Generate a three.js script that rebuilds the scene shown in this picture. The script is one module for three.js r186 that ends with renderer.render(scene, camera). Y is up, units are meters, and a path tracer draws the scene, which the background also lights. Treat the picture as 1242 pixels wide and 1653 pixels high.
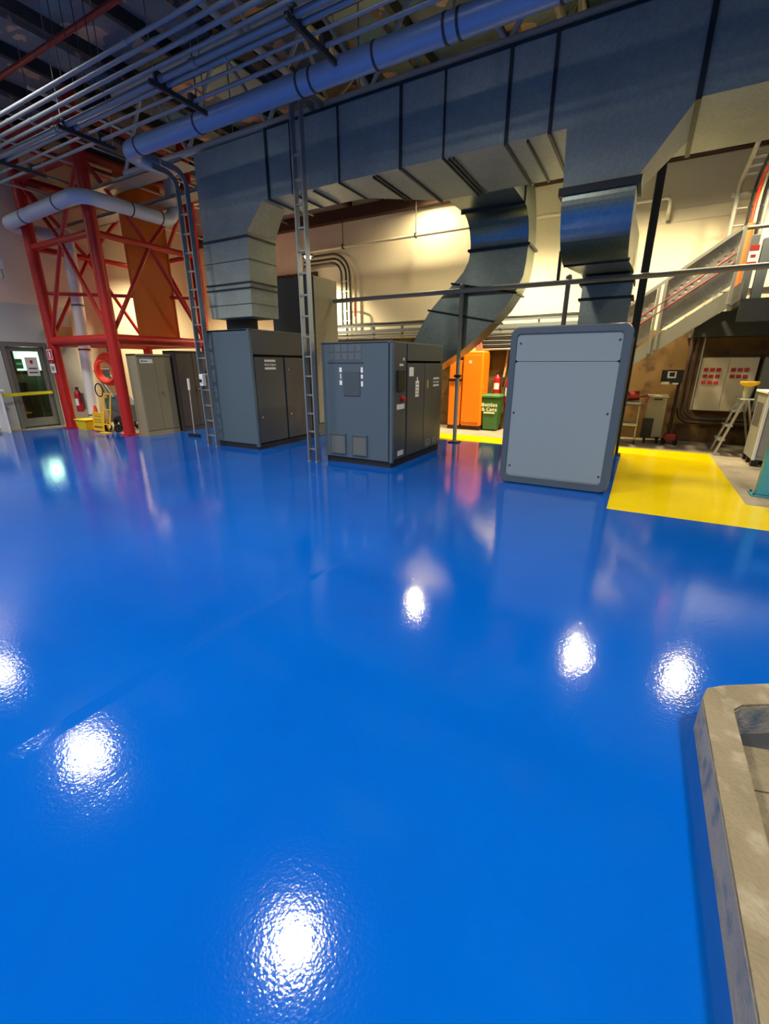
import * as THREE from 'three';
import { mergeGeometries } from 'three/addons/utils/BufferGeometryUtils.js';
import { RoundedBoxGeometry } from 'three/addons/geometries/RoundedBoxGeometry.js';
import { TextGeometry } from 'three/addons/geometries/TextGeometry.js';
import { FontLoader } from 'three/addons/loaders/FontLoader.js';

// ---------------------------------------------------------------- camera, light, exposure
const scene = new THREE.Scene();
scene.background = new THREE.Color(0x000000);
const camera = new THREE.PerspectiveCamera(2 * Math.atan(826.5 / 705) * 180 / Math.PI, 1242 / 1653, 0.05, 100);
camera.position.set(0, 1.6, 0);
camera.rotation.order = 'YXZ';
camera.rotation.set(-18.65 * Math.PI / 180, 29.4 * Math.PI / 180, 0);
const renderer = new THREE.WebGLRenderer({ antialias: true });
renderer.toneMapping = THREE.LinearToneMapping;
renderer.toneMappingExposure = 1.0;
renderer.shadowMap.enabled = true;

// high-bay lamps of the hall (cool) and of the bay behind the duct (warm): [x, y, z, candela, colour, cone half angle]
const COOL = 0xfff6ec, WARM = 0xffe8b8;
const HALL = [   // [x, y, z, share, cone]
  [-2.97, 6.0, -2.7, 0.85], [-8.35, 6.0, -2.96], [-13.2, 6.0, -3.3, 0.5], [2.6, 6.0, -2.6],
  [-8.3, 6.0, 3.0, 1.9, 1.47], [-2.9, 6.0, 3.0, 1.9, 1.47], [2.6, 6.0, 3.0, 1.9, 1.47],
];
const BACK = [[-5.1, 5.55, -11.0, 0.18, 1.46], [-2.7, 5.2, -10.1, 1.2, 1.05], [-0.30, 4.9, -9.79, 0.5, 1.46], [1.69, 4.9, -10.0, 0.3, 1.46]];   // [x, y, z, share, cone]
const HALL_CD = 76, BACK_CD = 175;

// ---------------------------------------------------------------- helpers
let seed = 7;
const rnd = () => { seed = (seed * 1664525 + 1013904223) >>> 0; return seed / 4294967296; };
const V = (x, y, z) => new THREE.Vector3(x, y, z);
const taken = new Map();
const numbered = n => { const k = taken.get(n) || 0; taken.set(n, k + 1); return k ? n + '_' + String(k).padStart(3, '0') : n; };
function clean(g) {
  let o = g.index ? g.toNonIndexed() : g;
  for (const k of Object.keys(o.attributes)) if (!['position', 'normal', 'uv'].includes(k)) o.deleteAttribute(k);
  if (!o.attributes.normal) o.computeVertexNormals();
  if (!o.attributes.uv) o.setAttribute('uv', new THREE.BufferAttribute(new Float32Array(o.attributes.position.count * 2), 2));
  o.clearGroups();
  return o;
}
function boxUV(g) {   // uv in metres, by the face's own direction
  const p = g.attributes.position, n = g.attributes.normal, u = g.attributes.uv;
  for (let i = 0; i < p.count; i += 3) {
    const a = V().fromBufferAttribute(p, i), b = V().fromBufferAttribute(p, i + 1), c = V().fromBufferAttribute(p, i + 2);
    const f = b.clone().sub(a).cross(c.clone().sub(a));
    const ax = Math.abs(f.x), ay = Math.abs(f.y), az = Math.abs(f.z);
    for (let k = 0; k < 3; k++) {
      const x = p.getX(i + k), y = p.getY(i + k), z = p.getZ(i + k);
      if (ay >= ax && ay >= az) u.setXY(i + k, x, z); else if (ax >= az) u.setXY(i + k, z, y); else u.setXY(i + k, x, y);
    }
  }
  return g;
}
function geo(list, keepUV) {
  const a = (Array.isArray(list) ? list : [list]).map(clean);
  const g = a.length > 1 ? mergeGeometries(a) : a[0];
  return keepUV ? g : boxUV(g);
}
function mesh(name, list, m, keepUV) {
  const o = new THREE.Mesh(geo(list, keepUV), m);
  o.name = name; o.castShadow = o.receiveShadow = true;
  return o;
}
const tops = [];
function thing(name, label, category, group) {
  const o = new THREE.Group(); o.name = numbered(name); o.userData = { label, category };
  if (group) o.userData.group = group;
  scene.add(o); tops.push(o); return o;
}
function single(name, label, category, list, m, group, keepUV) {
  const o = mesh(numbered(name), list, m, keepUV); o.userData = { label, category };
  if (group) o.userData.group = group;
  scene.add(o); tops.push(o); return o;
}
function struct(name, list, m, label, category) {
  const o = mesh(name, list, m); o.userData = { kind: 'structure', label, category }; scene.add(o); return o;
}
function part(parent, name, list, m, label, keepUV) {
  const o = mesh(name, list, m, keepUV); if (label) o.userData.label = label; parent.add(o); return o;
}
function piece(parent, name, g, m, x = 0, y = 0, z = 0) {   // a copy that shares geometry and material
  const o = new THREE.Mesh(g, m); o.name = name; o.position.set(x, y, z); o.castShadow = o.receiveShadow = true; parent.add(o); return o;
}
function settle() {   // every thing gets its origin at the middle of its base
  scene.updateMatrixWorld(true);
  for (const o of tops) {
    if (o.userData.placed) { delete o.userData.placed; continue; }
    const b = new THREE.Box3().setFromObject(o), c = b.getCenter(V()); c.y = b.min.y;
    if (o.isMesh) { o.geometry.translate(-c.x, -c.y, -c.z); o.position.copy(c); }
    else { for (const k of o.children) k.position.sub(c); o.position.add(c); }
  }
}
// shapes
function B(x0, x1, y0, y1, z0, z1, bevel = 0) {
  const w = Math.abs(x1 - x0), h = Math.abs(y1 - y0), d = Math.abs(z1 - z0);
  const g = bevel ? new RoundedBoxGeometry(w, h, d, 2, Math.min(bevel, w / 2.01, h / 2.01, d / 2.01)) : new THREE.BoxGeometry(w, h, d);
  return g.translate((x0 + x1) / 2, (y0 + y1) / 2, (z0 + z1) / 2);
}
function cyl(a, b, r, seg = 12, r2) {
  const d = b.clone().sub(a), g = new THREE.CylinderGeometry(r2 ?? r, r, d.length(), seg);
  g.applyQuaternion(new THREE.Quaternion().setFromUnitVectors(V(0, 1, 0), d.clone().normalize()));
  return g.translate((a.x + b.x) / 2, (a.y + b.y) / 2, (a.z + b.z) / 2);
}
function bar(a, b, w, h, roll = 0) {   // rectangular bar from a to b
  const d = b.clone().sub(a), g = new THREE.BoxGeometry(w, d.length(), h);
  if (roll) g.rotateY(roll);
  g.applyQuaternion(new THREE.Quaternion().setFromUnitVectors(V(0, 1, 0), d.clone().normalize()));
  return g.translate((a.x + b.x) / 2, (a.y + b.y) / 2, (a.z + b.z) / 2);
}
function bent(pts, bend) {   // a path of straight runs joined by round bends
  const c = new THREE.CurvePath(); let at = pts[0];
  for (let i = 1; i < pts.length - 1; i++) {
    const p = pts[i], u = p.clone().sub(pts[i - 1]), v = pts[i + 1].clone().sub(p);
    const r = Math.min(bend, u.length() * 0.49, v.length() * 0.49); u.normalize(); v.normalize();
    const s = p.clone().addScaledVector(u, -r), e = p.clone().addScaledVector(v, r);
    if (at.distanceTo(s) > 1e-4) c.add(new THREE.LineCurve3(at, s));
    const k = 0.55 * r;
    c.add(new THREE.CubicBezierCurve3(s, s.clone().addScaledVector(u, k), e.clone().addScaledVector(v, -k), e)); at = e;
  }
  c.add(new THREE.LineCurve3(at, pts[pts.length - 1]));
  return c;
}
function pathPoints(c, n = 8) {
  const out = [];
  for (const k of c.curves) { const m = k.isLineCurve3 ? 1 : n; for (let i = out.length ? 1 : 0; i <= m; i++) out.push(k.getPoint(i / m)); }
  return out;
}
function pipe(pts, r, bend = 0.2, seg = 12, n = 8) {   // tube with exact straight runs, closed ends
  const P = pathPoints(bent(pts, bend), n), pos = [], idx = [], nor = [];
  let side = null;
  for (let i = 0; i < P.length; i++) {
    const t = (P[Math.min(i + 1, P.length - 1)].clone().sub(P[Math.max(i - 1, 0)])).normalize();
    if (!side) side = (Math.abs(t.y) < 0.9 ? V(0, 1, 0) : V(1, 0, 0)).cross(t).normalize();
    side.addScaledVector(t, -side.dot(t)).normalize();
    const b = t.clone().cross(side);
    for (let k = 0; k <= seg; k++) {
      const a = k / seg * Math.PI * 2, n2 = side.clone().multiplyScalar(Math.cos(a)).addScaledVector(b, Math.sin(a));
      pos.push(P[i].x + n2.x * r, P[i].y + n2.y * r, P[i].z + n2.z * r); nor.push(n2.x, n2.y, n2.z);
    }
  }
  const w = seg + 1;
  for (let i = 0; i < P.length - 1; i++) for (let k = 0; k < seg; k++) { const a = i * w + k; idx.push(a, a + 1, a + w, a + 1, a + w + 1, a + w); }
  for (const e of [0, P.length - 1]) {
    const base = pos.length / 3, q = P[e], d = (e ? P[e].clone().sub(P[e - 1]) : P[0].clone().sub(P[1])).normalize();
    pos.push(q.x, q.y, q.z); nor.push(d.x, d.y, d.z);
    for (let k = 0; k <= seg; k++) { const s = (e * w + k) * 3; pos.push(pos[s], pos[s + 1], pos[s + 2]); nor.push(d.x, d.y, d.z); }
    for (let k = 0; k < seg; k++) e ? idx.push(base, base + 1 + k, base + 2 + k) : idx.push(base, base + 2 + k, base + 1 + k);
  }
  const g = new THREE.BufferGeometry();
  g.setAttribute('position', new THREE.Float32BufferAttribute(pos, 3)); g.setAttribute('normal', new THREE.Float32BufferAttribute(nor, 3));
  g.setIndex(idx); return g;
}
function loft(frames, capA = true, capB = true) {   // flat-faced shell through rings of equally many corners
  const t = [], n = frames[0].length;
  const tri = (a, b, c) => t.push(a.x, a.y, a.z, b.x, b.y, b.z, c.x, c.y, c.z);
  for (let i = 0; i < frames.length - 1; i++) for (let k = 0; k < n; k++) {
    const a = frames[i][k], b = frames[i][(k + 1) % n], c = frames[i + 1][(k + 1) % n], d = frames[i + 1][k];
    tri(a, b, c); tri(a, c, d);
  }
  const cap = (f, s) => { for (let k = 1; k < n - 1; k++) s ? tri(f[0], f[k], f[k + 1]) : tri(f[0], f[k + 1], f[k]); };
  if (capA) cap(frames[0], false); if (capB) cap(frames[frames.length - 1], true);
  const g = new THREE.BufferGeometry(); g.setAttribute('position', new THREE.Float32BufferAttribute(t, 3)); g.computeVertexNormals(); return g;
}
const ringY = (y, x0, x1, z0, z1) => [V(x0, y, z0), V(x1, y, z0), V(x1, y, z1), V(x0, y, z1)];          // z0 front
const ringX = (x, y0, y1, z0, z1) => [V(x, y0, z0), V(x, y1, z0), V(x, y1, z1), V(x, y0, z1)];
function prismY(pts, y0, y1) { return loft([pts.map(([x, z]) => V(x, y0, z)), pts.map(([x, z]) => V(x, y1, z))]); }   // convex outlines only
function slab(pts, y0, y1, holes = []) {   // any outline in x,z
  const s = new THREE.Shape(pts.map(([x, z]) => new THREE.Vector2(x, -z)));
  for (const h of holes) s.holes.push(new THREE.Path(h.map(([x, z]) => new THREE.Vector2(x, -z))));
  return new THREE.ExtrudeGeometry(s, { depth: y1 - y0, bevelEnabled: false }).rotateX(-Math.PI / 2).translate(0, y0, 0);
}
const lathe = (pts, x, y, z, seg = 24) => new THREE.LatheGeometry(pts.map(([r, h]) => new THREE.Vector2(r, h)), seg).translate(x, y, z);

// ---------------------------------------------------------------- textures and materials
const hash = (x, y, s) => { let h = (x * 374761393 + y * 668265263 + s * 1442695041) | 0; h = Math.imul(h ^ (h >>> 13), 1274126177); return ((h ^ (h >>> 16)) >>> 0) / 4294967296; };
function noise(u, v, f, s) {   // tiling value noise, f cells a side
  const x = u * f, y = v * f, i = Math.floor(x), j = Math.floor(y), a = x - i, b = y - j, m = k => ((k % f) + f) % f;
  const sx = a * a * (3 - 2 * a), sy = b * b * (3 - 2 * b);
  const p = hash(m(i), m(j), s), q = hash(m(i + 1), m(j), s), r = hash(m(i), m(j + 1), s), t = hash(m(i + 1), m(j + 1), s);
  return p + (q - p) * sx + (r - p) * sy + (p - q - r + t) * sx * sy;
}
const fbm = (u, v, f, s, n = 4) => { let a = 0, w = 0.5, t = 0; for (let k = 0; k < n; k++) { a += w * noise(u, v, f << k, s + k); t += w; w /= 2; } return a / t; };
function tex(size, metres, fn, data = false) {
  const d = new Uint8Array(size * size * 4);
  for (let y = 0; y < size; y++) for (let x = 0; x < size; x++) {
    const c = fn(x / size, y / size), i = (y * size + x) * 4;
    for (let k = 0; k < 3; k++) d[i + k] = Math.max(0, Math.min(255, (Array.isArray(c) ? c[k] : c) * 255)); d[i + 3] = 255;
  }
  const t = new THREE.DataTexture(d, size, size); t.wrapS = t.wrapT = THREE.RepeatWrapping; t.magFilter = THREE.LinearFilter; t.minFilter = THREE.LinearMipmapLinearFilter; t.generateMipmaps = true;
  if (!data) t.colorSpace = THREE.SRGBColorSpace;
  t.repeat.set(1 / metres, 1 / metres); t.needsUpdate = true; return t;
}
const mixc = (a, b, t) => a.map((x, k) => x + (b[k] - x) * t);
const rgb = h => [(h >> 16 & 255) / 255, (h >> 8 & 255) / 255, (h & 255) / 255];
const mat = (color, roughness = 0.6, metalness = 0, o = {}) => new THREE.MeshStandardMaterial({ color, roughness, metalness, ...o });
const tone = (a, b, f, s) => (u, v) => mixc(rgb(a), rgb(b), fbm(u, v, f, s));

const peel = tex(1024, 0.9, (u, v) => 0.55 * fbm(u, v, 72, 3, 3) + 0.25 * noise(u, v, 150, 5) + 0.2 * noise(u, v, 19, 9), true);
const coatTex = tex(512, 4, (u, v) => mixc([0.0, 0.29, 0.645], [0.0, 0.335, 0.70], fbm(u, v, 5, 21, 5)));
const yellowTex = tex(512, 3, (u, v) => mixc([0.86, 0.76, 0.0], [0.93, 0.83, 0.02], fbm(u, v, 6, 31, 5)));
const M = {};
M.blue = new THREE.MeshPhysicalMaterial({ map: coatTex, roughness: 0.075, bumpMap: peel, bumpScale: 0.00045, specularIntensity: 1 });
M.yellow = new THREE.MeshPhysicalMaterial({ map: yellowTex, roughness: 0.12, bumpMap: peel, bumpScale: 0.0004 });
const concTex = tex(512, 2, (u, v) => { const a = fbm(u, v, 8, 41, 5), b = noise(u, v, 90, 44); return mixc(rgb(0x7c7466), rgb(0xa89d88), 0.75 * a + 0.25 * b); });
const concBump = tex(512, 1, (u, v) => 0.6 * fbm(u, v, 24, 46, 4) + 0.4 * noise(u, v, 128, 47), true);
M.concrete = mat(0xffffff, 0.85, 0, { map: concTex, bumpMap: concBump, bumpScale: 0.003 });
const curbTex = tex(512, 1.2, (u, v) => { const a = fbm(u, v, 6, 51, 5), b = fbm(u, v, 22, 55, 3), c = noise(u, v, 120, 57); return mixc(mixc(rgb(0x685e47), rgb(0x857a5e), a), rgb(0x9a927b), Math.max(0, b - 0.56) * 2.2 + 0.12 * c); });
M.curb = mat(0xffffff, 0.8, 0, { map: curbTex, bumpMap: concBump, bumpScale: 0.006 });
const curbSide = tex(512, 1.2, (u, v) => { const a = fbm(u, v, 5, 61, 5), b = fbm(u, v, 14, 65, 4); return mixc(mixc(rgb(0x6c6e6e), rgb(0x92908a), a), rgb(0x4c5c70), Math.max(0, b - 0.55) * 3); });
M.curbSide = mat(0xffffff, 0.75, 0, { map: curbSide, bumpMap: concBump, bumpScale: 0.004 });
const wallTex = tex(512, 4, (u, v) => { const a = fbm(u, v, 4, 71, 5), b = noise(u, v, 160, 73); return mixc(rgb(0xd6ccae), rgb(0xe4dbc2), 0.8 * a + 0.2 * b); });
M.wall = mat(0xffffff, 0.85, 0, { map: wallTex });
const ochreTex = tex(512, 3, (u, v) => { const a = fbm(u, v, 5, 81, 5), b = fbm(u, v, 18, 85, 3); return mixc(mixc(rgb(0x5c431d), rgb(0x7c5f32), a), rgb(0x402b14), Math.max(0, b - 0.58) * 3); });
M.ochre = mat(0xffffff, 0.8, 0, { map: ochreTex });
M.leftWall = mat(0xffffff, 0.85, 0, { map: tex(256, 4, tone(0xcabfa8, 0xd9cfb8, 4, 91)) });
M.cladding = mat(0x64686a, 0.7, 0.1);
M.partition = mat(0xaeb6b4, 0.6);
const deckTex = tex(1024, 6, (u, v) => {
  const a = fbm(u, v, 6, 101, 5), b = fbm(u, v, 9, 108, 5), c = fbm(u, v, 24, 111, 3);
  let k = mixc(rgb(0x566069), rgb(0x7d8790), a);
  if (b > 0.57) k = mixc(rgb(0xa58570), rgb(0xd6bfa8), c); else if (b < 0.36) k = mixc(k, rgb(0x5b7f92), 0.7);
  return k;
});
M.deck = mat(0xffffff, 0.8, 0, { map: deckTex });
const galvTex = tex(512, 1.5, (u, v) => { const a = fbm(u, v, 5, 121, 4), b = noise(u, v, 60, 125), c = noise(u, v, 110, 127); return mixc(rgb(0x7e8a83), rgb(0x9daba2), 0.45 * a + 0.35 * b + 0.2 * c); });
const galvRough = tex(256, 0.8, (u, v) => 0.38 + 0.14 * noise(u, v, 40, 131), true);
M.galv = mat(0xffffff, 1, 0.25, { map: galvTex, roughnessMap: galvRough });
M.galvSmooth = mat(0xffffff, 0.3, 1, { map: galvTex });   // branches: smooth full-metal zinc, set to render darker than the main duct
M.flange = mat(0x2a3237, 0.5, 0.4);
M.tray = mat(0x9aa3a8, 0.4, 0.75);
M.conduit = mat(0x868f95, 0.48, 0.55);
M.bluePipe = mat(0x7f9ab8, 0.4, 0.15);
M.palePipe = mat(0xb4c0cc, 0.4, 0.05);
M.whitePipe = mat(0xd9dad6, 0.4, 0);
M.truss = mat(0xb9b5a3, 0.6, 0.1);
M.steelDark = mat(0x3b3f42, 0.6, 0.3);
M.rust = mat(0x3d2519, 0.8, 0.1);
M.red = mat(0xb01e18, 0.4);
M.redDull = mat(0x8f1a18, 0.5);
M.orange = mat(0xc4620f, 0.5);
M.cabOrange = mat(0xf48311, 0.35);
M.machine = mat(0x4a5c67, 0.42);
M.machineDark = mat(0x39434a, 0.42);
M.plinth = mat(0x14181c, 0.6);
M.gap = mat(0x08090a, 0.9);
M.mesh = mat(0x59646b, 0.6, 0.2);
M.white = mat(0xdfe2e2, 0.5);
M.label = mat(0xc9cdcb, 0.5);
M.black = mat(0x0e0f10, 0.5);
M.rubber = mat(0x17181a, 0.85);
M.frame = mat(0x45535f, 0.38);
M.panel = mat(0x7a8a92, 0.42);
M.beige = mat(0x817a5f, 0.5);
M.beigeLight = mat(0x8b8469, 0.5);
M.brownDark = mat(0x3d3732, 0.5);
M.chrome = mat(0xcfd2d4, 0.2, 0.95);
M.alu = mat(0xb9bab4, 0.35, 0.7);
M.stain = mat(0xb6b2a6, 0.35, 0.6);
M.green = mat(0x3f6f3a, 0.5);
M.greenDark = mat(0x2c5029, 0.5);
M.rubyRed = mat(0xa3171a, 0.35);
M.signRed = mat(0xb3161a, 0.5);
M.signYellow = mat(0xe8b91e, 0.5);
M.boxYellow = mat(0xe6cb12, 0.5);
M.tape = mat(0xd8d61c, 0.5);
M.hiOrange = mat(0xf0421c, 0.5);
M.teal = mat(0x3f8f9c, 0.4);
M.cream = mat(0xc9c3ae, 0.45);
M.grey = mat(0x8b8c86, 0.5);
M.stairGrey = mat(0xa3a49d, 0.5);
M.greyDark = mat(0x55585a, 0.5);
M.card = mat(0xb99b6e, 0.8);
M.glass = new THREE.MeshPhysicalMaterial({ color: 0xdfeee6, roughness: 0.05, transmission: 1, thickness: 0 });
M.doorFrame = mat(0x7f8884, 0.4, 0.5);
M.screen = mat(0x202a30, 0.2);
M.hangRod = mat(0x8d9293, 0.4, 0.7);
const font = await new FontLoader().loadAsync('fonts/droid/droid_sans_bold.typeface.json');
function text(s, size, depth = 0.002) { const g = new TextGeometry(s, { font, size, depth, curveSegments: 3, bevelEnabled: false }); g.computeBoundingBox(); g.translate(-(g.boundingBox.max.x + g.boundingBox.min.x) / 2, 0, 0); return g; }

// ---------------------------------------------------------------- the hall
const XL = -13.9, XR = 8, ZB = -11.7, ZF = 8, YC = 7;
const floor = struct('floor', B(XL - 0.3, XR + 0.3, -0.3, -0.004, ZB - 0.3, ZF + 0.3), M.concrete, 'grey concrete floor slab with blue and yellow glossy coating', 'floor');
part(floor, 'blue_coating', slab([[-13.6, ZF], [XR, ZF], [XR, -5.52], [-0.12, -5.52], [-0.12, -9.24], [-9.9, -9.24], [-9.9, -6.22], [-13.3, -6.22], [-13.6, -5.0]], -0.004, 0), M.blue, 'glossy bright blue epoxy floor coating');
part(floor, 'floor_ridge', loft([[V(-2.16, 0, 0.6), V(-2.06, 0.0055, 0.6), V(-1.6, 0, 0.6)], [V(-2.14, 0, -1.6), V(-2.04, 0.005, -1.6), V(-1.6, 0, -1.6)], [V(-1.98, 0, -3.6), V(-1.92, 0.0012, -3.6), V(-1.7, 0, -3.6)]]), M.blue, 'low ridge in the blue coating');
part(floor, 'yellow_coating', slab([[-0.12, -5.52], [XR, -5.52], [XR, -6.5], [1.335, -6.5], [1.335, -10.15], [-6, -10.1], [-6, -9.24], [-0.12, -9.24]], -0.004, 0), M.yellow, 'glossy yellow walkway coating');

const wallBack = struct('wall_back', B(XL, XR, 2.3, YC, ZB, ZB - 0.25), M.wall, 'cream rendered wall behind the machines', 'wall');
part(wallBack, 'dado', B(XL, XR, 0, 2.3, ZB + 0.03, ZB - 0.25), M.ochre, 'stained ochre lower wall');
part(wallBack, 'ledge', B(XL, XR, 5.34, 5.62, ZB + 0.2, ZB), M.rust, 'dark rusty wall beam');
part(wallBack, 'cover_strip', [B(-0.2, 1.7, 4.52, 4.535, ZB + 0.012, ZB), B(-0.2, 1.7, 4.3, 4.315, ZB + 0.012, ZB)], M.cream);
const wallLeft = struct('wall_left', [B(XL - 0.25, XL, 0, YC, ZB - 0.25, -6.36), B(XL - 0.25, XL, 2.11, YC, -6.36, -5.36), B(XL - 0.25, XL, 0, YC, -5.36, ZF + 0.25)], M.leftWall, 'beige side wall with the glazed office door', 'wall');
part(wallLeft, 'partition_band', B(XL, XL + 0.04, 2.14, 3.05, -7.1, -3.5), M.partition, 'pale grey partition band above the door');
part(wallLeft, 'partition_panel', B(XL, XL + 0.04, 0, 2.14, -7.1, -6.38), M.partition, 'pale grey partition panel beside the door');
part(wallLeft, 'partition_panel', B(XL, XL + 0.04, 0, 2.14, -5.34, -3.5), M.partition, 'pale grey partition panel beside the door');
struct('wall_right', B(XR, XR + 0.25, 0, YC, ZB - 0.25, ZF + 0.25), M.cladding, 'dark clad side wall of the hall', 'wall');
struct('wall_front', B(XL, XR, 0, YC, ZF, ZF + 0.25), M.cladding, 'dark clad end wall of the hall', 'wall');
const ceiling = struct('ceiling', B(XL - 0.25, XR + 0.25, YC, YC + 0.2, ZB - 0.25, ZF + 0.25), M.deck, 'dark patched roof lining with steel purlins', 'ceiling');
{
  const g = geo(B(-0.05, 0.05, YC - 0.2, YC, ZB, ZF)), w = geo(B(-0.3, 0.3, YC - 0.12, YC, ZB, ZF));
  for (let k = 0; k < 17; k++) piece(ceiling, 'purlin', g, M.steelDark, -13.4 + k * 1.3, 0, 0);
  for (let k = 0; k < 10; k++) piece(ceiling, 'roof_rib', w, M.deck, -13.4 + 0.65 + k * 2.6, 0, 0);
  for (const [x, z, w2, d] of [[-12.2, -5.2, 1.1, 1.6], [-5.2, -7.6, 1.5, 2.0], [-8.4, -8.6, 1.1, 1.5], [-2.2, -8.4, 1.6, 1.2]])
    part(ceiling, 'foil_panel', B(x, x + w2, YC - 0.24, YC - 0.21, z, z + d), mat(0x8fa6a6, 0.5, 0.2), 'pale foil insulation panel');
  for (const z of [-3.9, -6.9, -9.6]) part(ceiling, 'beam', [B(XL, XR, YC - 0.5, YC - 0.46, z - 0.1, z + 0.1), B(XL, XR, YC - 0.46, YC - 0.24, z - 0.01, z + 0.01), B(XL, XR, YC - 0.24, YC - 0.2, z - 0.1, z + 0.1)], M.steelDark);
}
// glazed office door in the side wall
{
  const d = struct('door_1', [B(XL - 0.12, XL + 0.05, 0, 2.11, -6.36, -6.28), B(XL - 0.12, XL + 0.05, 0, 2.11, -5.44, -5.36), B(XL - 0.12, XL + 0.05, 2.03, 2.11, -6.28, -5.44)], M.doorFrame, 'glazed office door in a grey metal frame', 'door');
  part(d, 'door_leaf', [B(XL - 0.06, XL - 0.01, 0.05, 2.02, -6.27, -6.17), B(XL - 0.06, XL - 0.01, 0.05, 2.02, -5.55, -5.45), B(XL - 0.06, XL - 0.01, 1.92, 2.02, -6.17, -5.55), B(XL - 0.06, XL - 0.01, 0.05, 0.25, -6.17, -5.55), B(XL - 0.06, XL - 0.01, 0.86, 0.92, -6.17, -5.55)], M.doorFrame);
  part(d, 'pane', B(XL - 0.04, XL - 0.03, 0.92, 1.92, -6.17, -5.55), M.glass);
  part(d, 'pane', B(XL - 0.04, XL - 0.03, 0.25, 0.86, -6.17, -5.55), M.glass);
  part(d, 'handle', [cyl(V(XL + 0.04, 0.95, -6.2), V(XL + 0.04, 1.2, -6.2), 0.012), B(XL - 0.01, XL + 0.04, 0.97, 0.99, -6.21, -6.19), B(XL - 0.01, XL + 0.04, 1.16, 1.18, -6.21, -6.19)], M.chrome);
  // the office behind the door
  const of = struct('wall_office', [B(XL - 2.6, XL - 2.5, 0, 2.6, -8, -4), B(XL - 2.6, XL - 0.25, 0, 2.6, -8.1, -8), B(XL - 2.6, XL - 0.25, 0, 2.6, -4, -3.9), B(XL - 2.6, XL - 0.25, 2.6, 2.7, -8.1, -3.9), B(XL - 2.6, XL - 0.3, -0.1, 0, -8.1, -3.9)], mat(0x5d6a55, 0.8), 'dim green office room behind the glazed door', 'wall');
  part(of, 'cupboard', B(XL - 2.5, XL - 2.1, 0, 1.1, -6.6, -5.9), mat(0x4b4030, 0.7));
}
function poster(name, label, x, y0, y1, z0, z1, base, marks) {
  const t = thing(name, label, 'sign');
  part(t, 'sheet', B(x, x + 0.006, y0, y1, z0, z1), base);
  for (const [a, b, c, d, m] of marks) part(t, 'print', B(x + 0.006, x + 0.009, y0 + a * (y1 - y0), y0 + b * (y1 - y0), z0 + c * (z1 - z0), z0 + d * (z1 - z0)), m);
  return t;
}
poster('notice', 'white printed notice with red mark stuck on the glass door', XL - 0.028, 1.32, 1.78, -6.1, -5.82, M.white, [[0.66, 0.84, 0.4, 0.62, M.signRed], [0.36, 0.44, 0.15, 0.85, M.greyDark], [0.14, 0.22, 0.15, 0.85, M.greyDark]]);
poster('safety_sign', 'green square sign stuck on the glass door', XL - 0.028, 1.5, 1.74, -5.76, -5.6, mat(0x1f7a3c, 0.5), [[0.4, 0.6, 0.15, 0.85, mat(0x8fc79a, 0.5)]]);
single('barrier_tape', 'yellow plastic barrier tape stretched across the glass door', 'tape', loft([[V(-13.5, 0.9, -3.6), V(-13.5, 0.98, -3.6), V(-13.496, 0.98, -3.6), V(-13.496, 0.9, -3.6)], [V(-13.6, 0.84, -5.0), V(-13.6, 0.92, -5.0), V(-13.596, 0.92, -5.0), V(-13.596, 0.84, -5.0)], [V(-13.84, 0.86, -6.25), V(-13.84, 0.93, -6.25), V(-13.836, 0.93, -6.25), V(-13.836, 0.86, -6.25)]]), M.tape);
{
  const t = thing('office_desk', 'white office counter beside the glass door', 'desk');
  part(t, 'counter_top', B(-13.85, -13.35, 0.98, 1.03, -5.0, -3.6, 0.01), M.white);
  part(t, 'side_panel', B(-13.84, -13.4, 0, 0.98, -4.95, -4.9), M.white);
  part(t, 'side_panel', B(-13.84, -13.4, 0, 0.98, -3.7, -3.65), M.white);
  part(t, 'back_panel', B(-13.84, -13.8, 0.1, 0.98, -4.9, -3.7), M.white);
  const p = thing('desk_phone', 'black telephone on the white office counter', 'phone');
  part(p, 'body', loft([ringY(1.03, -13.7, -13.5, -4.6, -4.85), ringY(1.08, -13.68, -13.6, -4.6, -4.85)]), M.black);
  part(p, 'handset', B(-13.68, -13.62, 1.08, 1.12, -4.87, -4.6, 0.02), M.black);
}

// ---------------------------------------------------------------- lamps
function highBay(x, y, z, cd, color, label, group, cone, soft, q = 1) {   // q scales the fitting
  const t = thing('high_bay_lamp', label, 'lamp', group), L = p => lathe(p.map(([r, h]) => [r * q, h * q]), x, y, z);
  part(t, 'reflector', L([[0.21, 0], [0.215, 0.01], [0.19, 0.16], [0.12, 0.3], [0.075, 0.34], [0.07, 0.34], [0.11, 0.29], [0.18, 0.15], [0.2, 0.01], [0.21, 0]]), M.alu);
  part(t, 'driver', L([[0, 0.33], [0.08, 0.33], [0.085, 0.36], [0.085, 0.56], [0.05, 0.6], [0, 0.6]]), M.steelDark);
  part(t, 'hanger', cyl(V(x, y + 0.6 * q, z), V(x, YC, z), 0.012, 8), M.steelDark);
  part(t, 'lens', L([[0, 0.005], [0.1, 0.008], [0.195, 0.03], [0.195, 0.05], [0, 0.05]]), new THREE.MeshStandardMaterial({ color: 0xffffff, emissive: color, emissiveIntensity: 40, roughness: 0.4 }), 'glowing lens');
  const s = new THREE.SpotLight(color, cd, 0, cone, soft, 2);
  s.position.set(x, y - 0.01, z); s.target.position.set(x, y - 3, z); s.castShadow = true; s.shadow.radius = 14 * q; s.shadow.mapSize.set(1024, 1024);
  scene.add(s, s.target);
}
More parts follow.
